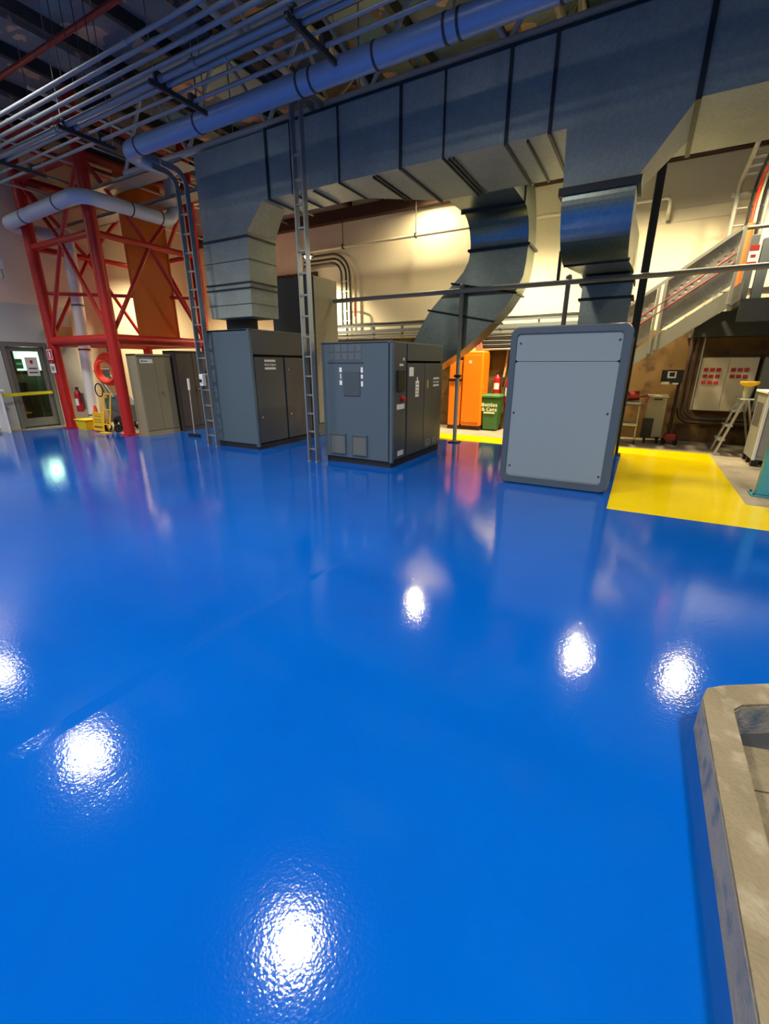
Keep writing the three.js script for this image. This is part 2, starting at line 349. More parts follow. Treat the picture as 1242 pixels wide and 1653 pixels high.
HALL.forEach(([x, y, z, k = 1, a = 1.2], i) => highBay(x, y, z, HALL_CD * k, COOL, 'round high bay lamp hanging over ' + ['the open blue floor before the compressor', 'the blue floor before the red tower', 'the office door', 'the concrete kerb', 'the hall end on the office side', 'the middle of the hall end', 'the hall end behind the concrete kerb'][i], 'hall lamps', a, 0.45));
BACK.forEach(([x, y, z, k, a], i) => highBay(x, y, z, BACK_CD * k, WARM, 'small high bay lamp hanging ' + ['by the back wall behind the compressor', 'over the green bin and orange cabinet', 'over the foot of the steel stairs', 'over the platform of the steel stairs'][i], 'lamps by the back wall', a, a > 1.4 ? 0.45 : 0.9, 0.52));
function bulkhead(x, y, z, cd, label) {
  const t = thing('bulkhead_lamp', label, 'lamp');
  part(t, 'housing', B(x - 0.12, x + 0.12, y + 0.03, y + 0.09, z - 0.12, z + 0.12, 0.02), M.greyDark);
  part(t, 'lens', new THREE.SphereGeometry(0.09, 16, 8, 0, Math.PI * 2, Math.PI / 2, Math.PI / 2).translate(x, y + 0.03, z), new THREE.MeshStandardMaterial({ color: 0xffffff, emissive: WARM, emissiveIntensity: cd / 4, roughness: 0.4 }), 'glowing lens');
  part(t, 'stem', cyl(V(x, y + 0.09, z), V(x, YC, z), 0.012, 8), M.steelDark);
  const s = new THREE.SpotLight(WARM, cd, 0, 1.15, 0.8, 2);
  s.position.set(x, y - 0.08, z); s.target.position.set(x, y - 3, z); s.castShadow = true; s.shadow.radius = 4; scene.add(s, s.target);
}
bulkhead(-8.5, 4.38, -10.8, 170, 'small bright lamp under the cable tray behind the tall grey box');
bulkhead(-12.5, 4.8, -9.2, 130, 'small lamp behind the orange panel of the red tower');
{
  const t = thing('office_light_panel', 'pale green lit light panel inside the office behind the glass door', 'lamp');
  part(t, 'frame', B(XL - 2.5, XL - 2.44, 1.4, 2.05, -7.3, -6.55), M.greyDark);
  part(t, 'glowing_pane', B(XL - 2.44, XL - 2.42, 1.43, 2.02, -7.27, -6.58), new THREE.MeshStandardMaterial({ color: 0xffffff, emissive: 0xd6ffd8, emissiveIntensity: 1.6, roughness: 0.5 }), 'glowing pane');
  const l = new THREE.PointLight(0xd6ffd8, 1.2, 0, 2); l.position.set(XL - 2.3, 1.72, -6.92); l.castShadow = true; l.shadow.radius = 8; scene.add(l);
}

// ---------------------------------------------------------------- main air duct
const DF = -6.4, DY0 = 4.17, DY1 = 5.08;
const zb = x => x <= -4.37 ? -7.15 : x >= -3.35 ? -7.87 : -7.15 + (x + 4.37) / 1.02 * -0.72;
const X = [-7.45, -5.76, -5.26, -4.37, -3.35, -2.72, -1.9, -1.39, 0.06, 2.6];
{
  const t = thing('air_duct', 'long grey galvanised rectangular air duct overhead with dark flanged joints', 'duct');
  for (let i = 0; i < X.length - 1; i++)
    part(t, 'duct_section', loft([ringX(X[i], DY0, DY1, DF, zb(X[i])), ringX(X[i + 1], DY0, DY1, DF, zb(X[i + 1]))], i === 0, i === X.length - 2), M.galv);
  const ring = (x, w, o) => { const z1 = zb(x); return [B(x - w, x + w, DY0 - o, DY1 + o, DF, DF + o), B(x - w, x + w, DY0 - o, DY1 + o, z1 - o, z1), B(x - w, x + w, DY0 - o, DY0, z1, DF), B(x - w, x + w, DY1, DY1 + o, z1, DF)]; };
  X.slice(1, -1).forEach((x, i) => part(t, 'flange', ring(x, [2, 1, 1, 2, 1, 2, 2, 3][i] * 0.009, 0.026), M.flange));
  for (const x of [-4.9, -3.82, -3.76, -2.66, -2.6, -1.65, -0.9]) part(t, 'stiffener', B(x - 0.011, x + 0.011, DY0 - 0.03, DY0, zb(x) + 0.02, DF - 0.05), M.flange);
  part(t, 'top_edge', B(-5.7, 2.6, DY1, DY1 + 0.03, DF - 0.03, DF + 0.02), M.flange);
  for (const x of [-6.6, -4.1, -1.0, 1.4]) part(t, 'hanger_rod', cyl(V(x, DY1, DF - 0.15), V(x, YC - 0.2, DF - 0.15), 0.01, 6), M.hangRod);
}
{
  const t = thing('duct_drop', 'galvanised duct drop with sloped shoulder above the left machine cabinet', 'duct');
  part(t, 'shoulder', loft([ringY(DY0, -7.45, -5.93, DF, -6.95), ringY(3.78, -7.45, -6.33, DF, -7.1), ringY(3.7, -7.46, -6.34, DF, -7.1)], false, false), M.galv);
  const ys = [3.7, 3.36, 2.99, 2.9, 2.65, 2.44];
  for (let i = 0; i < 5; i++) part(t, 'duct_section', loft([ringY(ys[i], -7.47, -6.34 - i * 0.008, DF, -7.1), ringY(ys[i + 1], -7.47, -6.35 - i * 0.008, DF, -7.1)], false, i === 4), M.galv);
  const band = (y, h, o) => part(t, 'flange', [B(-7.49, -6.33, y, y + h, DF, DF + o), B(-6.345, -6.345 + o, y, y + h, -7.1, DF + o)], M.flange);
  band(3.7, 0.03, 0.025); band(2.99, 0.025, 0.02); band(2.9, 0.025, 0.02); band(3.36, 0.008, 0.008); band(2.65, 0.008, 0.008);
  part(t, 'collar', B(-7.4, -6.8, 2.2, 2.44, -6.95, -6.7), M.flange, 'dark collar under the duct drop');
}
{
  const t = thing('duct_elbow', 'duct branch curving down and back above the pale machine panel', 'duct');
  part(t, 'transition', loft([ringY(DY0, -1.2, 0.05, DF, -7.4), ringY(3.58, -1.17, -0.38, DF, -6.9)], false, false), M.galv);
  part(t, 'flange', [B(-1.21, -0.34, 3.5, 3.58, DF, DF + 0.035), B(-1.21, -1.17, 3.5, 3.58, -6.93, DF), B(-0.38, -0.34, 3.5, 3.58, -6.93, DF)], M.flange);
  const prof = [[[DF, 3.5], [-6.9, 3.5]]];
  for (let k = 1; k <= 20; k++) { const a = k / 20 * Math.PI / 2; prof.push([[-7.03 + 0.63 * Math.cos(a), 3.5 - 0.63 * Math.sin(a)], [-7.03 + 0.13 * Math.cos(a), 3.5 - 0.13 * Math.sin(a)]]); }
  const fr = ([o, i]) => [V(-1.165, o[1], o[0]), V(-0.385, o[1], o[0]), V(-0.385, i[1], i[0]), V(-1.165, i[1], i[0])];
  part(t, 'curved_elbow', loft(prof.map(fr), false, false), M.galvSmooth);
  part(t, 'edge_seam', [B(-0.385, -0.37, 2.86, 2.89, -7.05, -7.0), B(-1.165, -0.385, 2.855, 2.872, -7.05, -7.02)], M.flange);
  part(t, 'back_run', loft([fr([[-7.03, 2.87], [-7.03, 3.37]]), fr([[-8.85, 3.04], [-8.85, 3.54]]), fr([[-9.04, 3.03], [-9.55, 3.3]]), fr([[-9.05, 2.9], [-9.55, 2.9]])], false, false), M.galvSmooth);
  part(t, 'flange', B(-1.2, -0.35, 2.9, 2.97, -9.6, -9.0), M.flange);
  part(t, 'down_run', loft([ringY(2.9, -1.15, -0.37, -9.05, -9.55), ringY(0.9, -1.15, -0.37, -9.05, -9.55)], false, true), M.galvSmooth);
  part(t, 'flange', B(-1.19, -0.33, 2.66, 2.7, -9.59, -9.02), M.flange);
}
{
  const t = thing('duct_bend', 'dark S-shaped duct bending down and aside behind the middle compressor', 'duct');
  const x0 = -3.24, x1 = -2.16;
  const fr = ([o, i]) => [V(x0, o[1], o[0]), V(x1, o[1], o[0]), V(x1, i[1], i[0]), V(x0, i[1], i[0])];
  const prof = [[[-7.87, 4.17], [-7.87, 4.75]], [[-8.55, 4.17], [-8.55, 4.75]]];
  const a2 = [];
  for (let k = 0; k <= 16; k++) { const a = k / 16 * Math.PI / 2; a2.push([[-8.6 - 0.5 * Math.sin(a), 3.67 + 0.5 * Math.cos(a)], [-8.6 - 1.08 * Math.sin(a), 3.67 + 1.08 * Math.cos(a)]]); }
  part(t, 'back_run', loft(prof.map(fr), false, false), M.galvSmooth);
  part(t, 'flange', [B(x0 - 0.02, x1 + 0.02, 4.13, 4.79, -8.6, -8.55)], M.flange);
  part(t, 'curved_elbow', loft(a2.map(fr), false, false), M.galvSmooth);
  part(t, 'flange', B(x0 - 0.04, x1 + 0.04, 3.64, 3.68, -9.74, -9.06), M.flange);
  const L = [[-3.25, 3.66], [-3.27, 3.5], [-3.36, 3.32], [-3.56, 3.12], [-3.85, 2.86], [-4.05, 2.66], [-4.24, 2.38], [-4.42, 2.05], [-4.7, 1.6]];
  const R = [[-2.16, 3.66], [-2.17, 3.4], [-2.2, 3.15], [-2.33, 2.88], [-2.5, 2.62], [-2.71, 2.4], [-3.0, 2.12], [-3.36, 1.84], [-4.0, 1.45]];
  const fx = k => [V(L[k][0], L[k][1], -9.12), V(R[k][0], R[k][1], -9.12), V(R[k][0], R[k][1], -9.68), V(L[k][0], L[k][1], -9.68)];
  for (const [a, b] of [[0, 3], [3, 5], [5, 8]]) { const f = []; for (let k = a; k <= b; k++) f.push(fx(k)); part(t, 'duct_section', loft(f, false, b === 8), M.galvSmooth); }
  for (const k of [3, 5]) { const d = V(R[k][0] - L[k][0], R[k][1] - L[k][1], 0).normalize().multiplyScalar(0.045); part(t, 'flange', bar(V(L[k][0], L[k][1], -9.4).sub(d), V(R[k][0], R[k][1], -9.4).add(d), 0.035, 0.62), M.flange); }
}

// ---------------------------------------------------------------- machines
function logo(parent, x, y, z, w) {   // two white bars with the maker's name between, facing +x
  const h = w * 0.13;
  part(parent, 'emblem', [B(x, x + 0.004, y + w * 0.17, y + w * 0.17 + h, z - w / 2, z + w / 2), B(x, x + 0.004, y - w * 0.17 - h, y - w * 0.17, z - w / 2, z + w / 2), text('Atlas Copco', w * 0.135).rotateY(Math.PI / 2).translate(x, y - w * 0.065, z)], M.label, 'white printed maker emblem of two bars with lettering between');
}
{
  const x0 = -7.58, x1 = -6.36, z0 = -6.25, z1 = -8.2;
  const t = thing('machine_cabinet', 'tall slate grey machine cabinet with paired side doors under the duct drop', 'cabinet');
  part(t, 'plinth', B(x0 + 0.02, x1 - 0.02, 0, 0.1, z1, z0 - 0.02), M.plinth);
  part(t, 'front_panel', B(x0, x1 - 0.03, 0.1, 2.22, z0 - 0.04, z0, 0.008), M.machine);
  part(t, 'corner_post', B(x1 - 0.055, x1, 0.05, 2.22, z0 - 0.06, z0 + 0.004, 0.01), M.machine);
  part(t, 'body', B(x0, x1 - 0.05, 0.1, 2.2, z1, z0 - 0.04), M.gap);
  part(t, 'top_cover', B(x0, x1, 2.19, 2.22, z1, z0), M.machine);
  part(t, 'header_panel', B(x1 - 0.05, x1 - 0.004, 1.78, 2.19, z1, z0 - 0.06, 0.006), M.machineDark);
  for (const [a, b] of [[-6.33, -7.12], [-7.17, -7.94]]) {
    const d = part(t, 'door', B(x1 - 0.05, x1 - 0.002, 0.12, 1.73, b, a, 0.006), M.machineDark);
    for (const y of [0.62, 1.5]) part(d, 'latch', cyl(V(x1 - 0.004, y, a - 0.09), V(x1 + 0.008, y, a - 0.09), 0.018, 10), M.chrome, 'small chrome latch');
  }
  logo(t, x1 - 0.002, 1.6, -6.74, 0.3);
}
{
  const t = thing('machine_housing', 'plain tall grey box standing behind the left machine cabinet', 'cabinet');
  part(t, 'body', B(-7.6, -6.42, 0, 3.4, -9.15, -8.26, 0.01), mat(0x565c5a, 0.55));
  part(t, 'side_panel', B(-6.42, -6.4, 0.3, 3.38, -9.13, -8.28, 0.006), mat(0x7f8078, 0.5));
}
{
  const x0 = -4.62, x1 = -3.3, z0 = -6.1, z1 = -8.1, H = 1.94;
  const t = thing('air_compressor', 'slate grey air compressor cabinet with small vents and control display', 'compressor');
  part(t, 'plinth', B(x0 + 0.02, x1 - 0.04, 0, 0.1, z1, z0 - 0.03), M.plinth);
  part(t, 'body', B(x0, x1 - 0.05, 0.1, H - 0.02, z1, z0 - 0.04), M.gap);
  part(t, 'top_cover', B(x0, x1, H - 0.03, H, z1, z0), M.machine);
  const f = part(t, 'front_panel', B(x0, x1 - 0.07, 0.1, H - 0.01, z0 - 0.04, z0, 0.008), M.machine);
  part(t, 'corner_post', B(x1 - 0.055, x1, 0.08, H, z0 - 0.07, z0, 0.015), M.machine);
  // louvre field near the top, hatch with small white marks, two filter grilles
  const lou = geo(B(-0.05, 0.05, -0.05, 0.05, 0, 0.006, 0.003));
  for (let i = 0; i < 5; i++) for (let j = 0; j < 2; j++) piece(f, 'vent_plate', lou, M.mesh, -4.42 + i * 0.13, 1.72 + j * 0.12, z0);
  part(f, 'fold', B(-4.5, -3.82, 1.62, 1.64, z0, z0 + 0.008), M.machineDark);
  part(f, 'hatch', B(-4.2, -3.88, 1.12, 1.5, z0, z0 + 0.012, 0.005), mat(0x414e55, 0.45));
  for (const [x, y, w, h] of [[-4.25, 1.52, 0.05, 0.07], [-4.25, 1.42, 0.02, 0.08], [-4.25, 1.32, 0.05, 0.07], [-3.845, 1.52, 0.04, 0.08], [-3.845, 1.42, 0.04, 0.06], [-3.845, 1.31, 0.04, 0.08]])
    part(f, 'marking', B(x - w / 2, x + w / 2, y - h / 2, y + h / 2, z0, z0 + 0.004, 0.002), M.white, 'small white marking');
  for (const [a, b] of [[-4.5, -4.18], [-4.06, -3.76]]) {
    const g = part(f, 'filter_grille', [B(a, b, 0.16, 0.18, z0, z0 + 0.03), B(a, b, 0.48, 0.5, z0, z0 + 0.03), B(a, a + 0.02, 0.18, 0.48, z0, z0 + 0.03), B(b - 0.02, b, 0.18, 0.48, z0, z0 + 0.03)], M.machine);
    part(g, 'filter_mat', B(a + 0.02, b - 0.02, 0.18, 0.48, z0, z0 + 0.018), mat(0x5a6060, 0.8));
  }
  // the control column and doors on the side
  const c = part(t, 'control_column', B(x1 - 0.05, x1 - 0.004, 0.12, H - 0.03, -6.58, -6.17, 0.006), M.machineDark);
  part(c, 'display', B(x1 - 0.004, x1 + 0.025, 1.2, 1.52, -6.5, -6.26, 0.008), M.black);
  part(c, 'stop_button', [cyl(V(x1, 1.08, -6.44), V(x1 + 0.05, 1.08, -6.44), 0.035, 14), cyl(V(x1 - 0.004, 1.08, -6.44), V(x1 + 0.02, 1.08, -6.44), 0.045, 14)], M.rubyRed);
  part(c, 'rating_plate', B(x1 - 0.004, x1, 0.92, 1.0, -6.52, -6.26), M.label);
  part(c, 'badge', B(x1 - 0.004, x1, 0.17, 0.25, -6.5, -6.3), M.label);
  part(c, 'indicator', [B(x1 - 0.004, x1 + 0.004, 1.58, 1.61, -6.46, -6.34), B(x1 - 0.004, x1 + 0.004, 1.66, 1.7, -6.5, -6.46)], M.label);
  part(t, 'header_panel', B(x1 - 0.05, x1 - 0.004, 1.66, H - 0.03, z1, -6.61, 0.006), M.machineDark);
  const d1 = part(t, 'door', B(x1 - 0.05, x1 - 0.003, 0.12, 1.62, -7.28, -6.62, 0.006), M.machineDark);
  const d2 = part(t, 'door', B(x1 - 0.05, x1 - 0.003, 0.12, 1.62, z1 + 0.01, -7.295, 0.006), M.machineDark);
  part(d1, 'sticker', B(x1 - 0.003, x1, 1.42, 1.56, -6.84, -6.68), M.white);
  part(d1, 'hanging_tag', [B(x1, x1 + 0.004, 1.08, 1.34, -7.05, -6.92), B(x1, x1 + 0.004, 1.34, 1.4, -7.0, -6.97)], M.white);
  for (const y of [1.12, 1.17, 1.22, 1.28]) part(d1, 'tag_print', B(x1 + 0.004, x1 + 0.005, y, y + 0.02, -7.04, -6.93), M.grey);
  part(d2, 'warning_label', B(x1 - 0.003, x1, 1.2, 1.34, -7.46, -7.4), mat(0x9a9420, 0.5));
  part(d2, 'emblem', text('GA 90 +', 0.13).rotateY(Math.PI / 2).translate(x1 - 0.003, 0.16, -7.72), mat(0x7f8a93, 0.5), 'grey printed type lettering');
  logo(d2, x1 - 0.003, 1.3, -7.8, 0.26);
  part(t, 'valve_lever', [cyl(V(x0, 1.08, -6.5), V(x0 - 0.1, 1.08, -6.45), 0.018, 8), pipe([V(x0 - 0.08, 1.08, -6.45), V(x0 - 0.12, 1.06, -6.42), V(x0 - 0.1, 0.86, -6.4)], 0.014, 0.03, 8)], M.alu);
}
{
  const x0 = -1.56, x1 = -0.17, z0 = -6.17, z1 = -8.85, H = 2.05;
  const t = thing('panelled_machine', 'large machine with pale blue grey end panel in a rounded dark frame', 'machine');
  const rr = (a, b, c, d, r) => { const s = new THREE.Shape(); s.moveTo(a + r, c); s.lineTo(b - r, c); s.absarc(b - r, c + r, r, -Math.PI / 2, 0); s.lineTo(b, d - r); s.absarc(b - r, d - r, r, 0, Math.PI / 2); s.lineTo(a + r, d); s.absarc(a + r, d - r, r, Math.PI / 2, Math.PI); s.lineTo(a, c + r); s.absarc(a + r, c + r, r, Math.PI, Math.PI * 1.5); return s; };
  const s = rr(x0, x1, 0.02, H, 0.1); s.holes.push(rr(x0 + 0.06, x1 - 0.075, 0.11, H - 0.07, 0.06));
  part(t, 'frame', new THREE.ExtrudeGeometry(s, { depth: 0.1, bevelEnabled: true, bevelSize: 0.012, bevelThickness: 0.012, bevelSegments: 2, curveSegments: 6 }).translate(0, 0, z0 - 0.1), M.frame);
  const p1 = part(t, 'end_panel', new THREE.ExtrudeGeometry(rr(x0 + 0.055, x1 - 0.07, 0.105, 1.635, 0.06), { depth: 0.02, bevelEnabled: false }).translate(0, 0, z0 - 0.025), M.panel, 'pale blue grey sheet panel');
  const p2 = part(t, 'end_panel', new THREE.ExtrudeGeometry(rr(x0 + 0.055, x1 - 0.07, 1.641, H - 0.065, 0.06), { depth: 0.02, bevelEnabled: false }).translate(0, 0, z0 - 0.025), M.panel, 'pale blue grey sheet panel');
  const sc = (p, x, y) => part(p, 'screw', cyl(V(x, y, z0 - 0.006), V(x, y, z0 + 0.004), 0.012, 8), M.black);
  sc(p1, x0 + 0.12, 0.25); sc(p1, x1 - 0.12, 0.22); sc(p1, x0 + 0.11, 0.98); sc(p1, x1 - 0.13, 1.02); sc(p2, x0 + 0.12, 1.86); sc(p2, x1 - 0.12, 1.88);
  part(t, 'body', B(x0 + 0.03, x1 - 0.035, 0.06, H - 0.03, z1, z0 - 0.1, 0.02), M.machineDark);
  part(t, 'plinth', B(x0 + 0.06, x1 - 0.05, 0, 0.06, z1 + 0.05, z0 - 0.08), M.plinth);
}
// cable ladders beside the machines
function ladder(label, x0, x1, z, top, dir, far) {
  const t = thing('cable_ladder', label, 'ladder');
  const r = Math.min(0.45, Math.abs(far - z) * 0.8), path = x => [V(x, 0.01, z), V(x, top, z), V(x, top, far)];
  for (const x of [x0, x1]) {
    const P = pathPoints(bent(path(x), r), 8), f = [];
    for (let i = 0; i < P.length; i++) {
      const d = P[Math.min(i + 1, P.length - 1)].clone().sub(P[Math.max(i - 1, 0)]).normalize(), n = V(0, -d.z, d.y).multiplyScalar(0.045);
      f.push([P[i].clone().add(n).add(V(-0.012, 0, 0)), P[i].clone().add(n).add(V(0.012, 0, 0)), P[i].clone().sub(n).add(V(0.012, 0, 0)), P[i].clone().sub(n).add(V(-0.012, 0, 0))]);
    }
    part(t, 'side_rail', loft(f), M.tray);
  }
  const g = geo([B(x0 + 0.012, x1 - 0.012, -0.012, 0.012, -0.02, 0.02)]);
  for (let y = 0.22; y < top - 0.5; y += 0.3) piece(t, 'rung', g, M.tray, 0, y, z);
  for (let q = z + dir * 0.6; dir > 0 ? q < far : q > far; q += dir * 0.3) piece(t, 'rung', g, M.tray, 0, top, q);
  part(t, 'foot', [B(x0 - 0.03, x0 + 0.03, 0, 0.02, z - 0.05, z + 0.05), B(x1 - 0.03, x1 + 0.03, 0, 0.02, z - 0.05, z + 0.05)], M.tray);
  return t;
}
ladder('galvanised cable ladder rising along the left machine cabinet', -7.62, -7.38, -6.12, 4.72, 1, -5.66);
ladder('galvanised cable ladder rising beside the air compressor in front of duct', -4.82, -4.66, -5.92, 5.17, -1, -6.44);
single('cable_loop', 'black cable hanging by the ladder of the left cabinet', 'cable', pipe([V(-7.5, 3.0, -6.19), V(-7.42, 2.3, -6.19), V(-7.55, 1.9, -6.19), V(-7.48, 1.6, -6.19), V(-7.56, 1.45, -6.19)], 0.018, 0.12, 8), M.rubber);
{
  const t = thing('isolator_switch', 'small grey isolator switch on the ladder of left cabinet', 'switch');
  part(t, 'box', B(-7.6, -7.5, 1.2, 1.42, -6.12, -6.04, 0.01), M.white);
  part(t, 'knob', cyl(V(-7.55, 1.3, -6.04), V(-7.55, 1.3, -6.01), 0.03, 12), M.black);
}

// ---------------------------------------------------------------- overhead pipes
{
  const t = thing('process_pipe', 'thick blue grey pipe running overhead in front of the air duct', 'pipe');
  part(t, 'run', pipe([V(3, 4.93, -5.5), V(-8.05, 4.93, -5.5), V(-8.05, 4.93, -6.15)], 0.125, 0.28, 18), M.bluePipe);
  for (const x of [-7.6, -6.2, -4.3, -4.1, -3.2, -2.35, -2.2, -1.2]) part(t, 'pipe_clip', cyl(V(x - 0.015, 4.93, -5.5), V(x + 0.015, 4.93, -5.5), 0.132, 18), M.steelDark);
  for (const x of [-6.2, -2.28]) part(t, 'hanger_rod', cyl(V(x, 5.0, -5.5), V(x, YC - 0.2, -5.5), 0.012, 6), M.hangRod);
}
[[-4.03, 0.024], [-4.17, 0.024], [-4.32, 0.024], [-4.47, 0.022]].forEach(([z, r], i) => {
  const t = thing('conduit', ['outermost', 'second', 'third', 'fourth'][i] + ' galvanised conduit of the high row, counted from the hall side', 'conduit', 'conduits of the high row');
  part(t, 'tube', cyl(V(XL, 4.98, z), V(3, 4.98, z), r, 8), M.conduit);
  for (let x = -12.4 + i * 0.3; x < 2; x += 3.4) part(t, 'coupling', cyl(V(x, 4.98, z), V(x + 0.07, 4.98, z), r * 1.2, 8), M.conduit);
  for (const x of [-11.2, -6.9, -2.5]) part(t, 'hanger', cyl(V(x, 4.98, z), V(x, YC - 0.2, z), 0.006, 6), M.steelDark);
});
[[-4.58, 0.04], [-4.69, 0.034], [-4.86, 0.018], [-5.08, 0.024]].forEach(([z, r], i) => {
  const t = thing('conduit', ['thick galvanised conduit on the trapeze hangers', 'second thick conduit lying beside the thickest on hangers', 'thin galvanised conduit between thick ones on hangers', 'galvanised conduit nearest the blue pipe on hangers'][i], 'conduit', 'conduits on the trapeze hangers');
  part(t, 'tube', cyl(V(XL, 4.9 + r, z), V(3, 4.9 + r, z), r, 8), M.conduit);
  for (let x = -11.4 + i * 0.4; x < 2; x += 3.1) part(t, 'coupling', cyl(V(x, 4.9 + r, z), V(x + 0.1, 4.9 + r, z), r * 1.25, 8), M.conduit);
});
[[-12.3, 'by the office wall'], [-10.13, 'over the red tower'], [-7.95, 'near the end of the thick blue pipe'], [-5.8, 'over the doors of the left cabinet'], [-3.63, 'over the air compressor']].forEach(([x, at]) => {
  const t = thing('trapeze_hanger', 'dark strut trapeze hanger carrying conduits ' + at, 'hanger', 'trapeze hangers');
  part(t, 'strut', [B(x - 0.02, x + 0.02, 4.85, 4.9, -5.3, -4.45), B(x - 0.025, x + 0.025, 4.9, 4.905, -5.3, -4.45)], M.steelDark);
  for (const z of [-5.27, -4.52]) part(t, 'rod', cyl(V(x, 4.86, z), V(x, YC - 0.2, z), 0.008, 6), M.hangRod);
  part(t, 'clamp', [B(x - 0.03, x + 0.03, 4.9, 5.0, -5.13, -5.03), B(x - 0.03, x + 0.03, 4.9, 5.02, -4.74, -4.53)], M.steelDark);
});
// tubular roof trusses
function trussX(z, y0, y1, x0, x1, label) {
  const t = thing('roof_truss', label, 'truss');
  part(t, 'chord', cyl(V(x0, y0, z), V(x1, y0, z), 0.055, 10), M.truss);
  part(t, 'chord', cyl(V(x0, y1, z), V(x1, y1, z), 0.055, 10), M.truss);
  let up = true;
  for (let x = x0; x + 0.9 <= x1; x += 0.95) { part(t, 'web', cyl(V(x, up ? y0 : y1, z), V(x + 0.95, up ? y1 : y0, z), 0.032, 8), M.truss); up = !up; }
}
trussX(-6.52, 5.2, 6.45, -9.6, 3, 'pale tubular roof truss resting along the top of the air duct');
trussX(-9.0, 5.5, 6.5, -13.5, 3, 'pale tubular roof truss behind the air duct');
function trussZ(x, y0, y1, z0, z1, label) {
  const t = thing('roof_truss', label, 'truss');
  part(t, 'chord', cyl(V(x, y0, z0), V(x, y0, z1), 0.05, 10), M.truss);
  part(t, 'chord', cyl(V(x, y1, z0), V(x, y1, z1), 0.05, 10), M.truss);
  let up = true;
  for (let z = z0; z - 0.8 >= z1; z -= 0.85) { part(t, 'web', cyl(V(x, up ? y0 : y1, z), V(x, up ? y1 : y0, z - 0.85), 0.03, 8), M.truss); up = !up; }
}
trussZ(-5.35, 5.75, 6.55, -4.2, -11.5, 'pale cross truss above the cable ladder of the compressor');
trussZ(-1.6, 5.75, 6.55, -4.2, -11.5, 'pale cross truss above the pale panelled machine');
single('sprinkler_pipe', 'dark red sprinkler pipe running under the roof', 'pipe', pipe([V(-12, 6.3, -5.05), V(3, 6.3, -5.05)], 0.04, 0.1, 10), M.redDull);
single('sprinkler_main', 'red sprinkler main running high above the hall floor', 'pipe', pipe([V(-13.8, 6.55, -3.3), V(3, 6.55, -3.3)], 0.05, 0.1, 10), M.redDull);
single('cable_tray', 'grey cable tray under the roof over the red tower', 'tray', [B(-13.8, -7.9, 5.1, 5.16, -6.9, -6.88), B(-13.8, -7.9, 5.1, 5.16, -6.5, -6.48), B(-13.8, -7.9, 5.1, 5.105, -6.9, -6.48)], M.tray);
single('cable_tray', 'second grey cable tray crossing behind the red tower top', 'tray', [B(-13.8, -7.5, 5.0, 5.06, -7.8, -7.78), B(-13.8, -7.5, 5.0, 5.06, -7.4, -7.38), B(-13.8, -7.5, 5.0, 5.005, -7.8, -7.38)], M.tray);
for (let i = 0; i < 5; i++) single('roof_conduit', ['topmost', 'second', 'third', 'fourth', 'lowest'][i] + ' thin conduit crossing toward the wall over the red tower', 'conduit', pipe([V(-12.6 + i * 0.95, 5.3 + i * 0.07, -4.6), V(-12.6 + i * 0.95, 5.3 + i * 0.07, -11.5)], 0.025, 0.1, 8), i % 2 ? M.conduit : M.truss);
{
  const t = thing('pendant_socket', 'white pendant socket box hanging on a rod left of the tower', 'socket');
  part(t, 'rod', cyl(V(-12.75, 3.75, -5.3), V(-12.75, 4.9, -5.3), 0.015, 8), M.hangRod);
  part(t, 'box', B(-12.81, -12.69, 3.6, 3.8, -5.36, -5.24, 0.01), M.white);
  part(t, 'plug', [cyl(V(-12.78, 3.45, -5.3), V(-12.78, 3.6, -5.3), 0.022, 8), cyl(V(-12.72, 3.42, -5.3), V(-12.72, 3.6, -5.3), 0.022, 8)], M.grey);
}

// ---------------------------------------------------------------- red tower
{
  const x0 = -13.08, x1 = -10.5, z0 = -6.18, z1 = -8.7;
  const t = thing('steel_tower', 'red tubular steel tower frame with cross braces beside the office door', 'tower');
  for (const [x, z] of [[x0, z0], [x1, z0], [x0, z1], [x1, z1]]) {
    const p = part(t, 'post', cyl(V(x, 0, z), V(x, 6.6, z), 0.125, 20), M.red);
    part(p, 'base_plate', B(x - 0.16, x + 0.16, 0, 0.025, z - 0.16, z + 0.16), M.red);
  }
  const cr = { l: [x0, x1], f: [z0, z1] };
  const ring = (y, r, m) => { for (const z of cr.f) part(t, 'ring_beam', cyl(V(x0, y, z), V(x1, y, z), r, 16), m); for (const x of cr.l) part(t, 'ring_beam', cyl(V(x, y, z0), V(x, y, z1), r, 16), m); };
  ring(2.14, 0.115, M.red); ring(4.22, 0.07, M.red); ring(5.6, 0.09, M.redDull); ring(6.3, 0.09, M.redDull);
  const br = (a, b, r = 0.045) => part(t, 'brace', cyl(a, b, r, 10), M.red);
  const xm = (x0 + x1) / 2, zm = (z0 + z1) / 2;
  for (const z of cr.f) { br(V(x0, 2.2, z), V(xm, 4.2, z)); br(V(x1, 2.2, z), V(xm, 4.2, z)); br(V(x0, 5.6, z), V(xm, 4.22, z)); br(V(x1, 5.6, z), V(xm, 4.22, z)); }
  for (const x of cr.l) { br(V(x, 2.2, z0), V(x, 4.2, zm)); br(V(x, 2.2, z1), V(x, 4.2, zm)); br(V(x, 5.6, z0), V(x, 4.22, zm)); br(V(x, 5.6, z1), V(x, 4.22, zm)); }
  br(V(x0, 3.25, z0), V(x1, 3.25, z1), 0.04);
}
{
  const t = thing('orange_panel', 'tall flat orange panel standing inside the red tower', 'panel');
  part(t, 'sheet', B(-11.05, -11.0, 2.26, 5.7, -8.28, -7.22), M.orange);
  part(t, 'edge', [B(-11.08, -10.98, 2.26, 5.7, -7.24, -7.2), B(-11.08, -10.98, 2.26, 5.7, -8.3, -8.26)], M.orange);
}
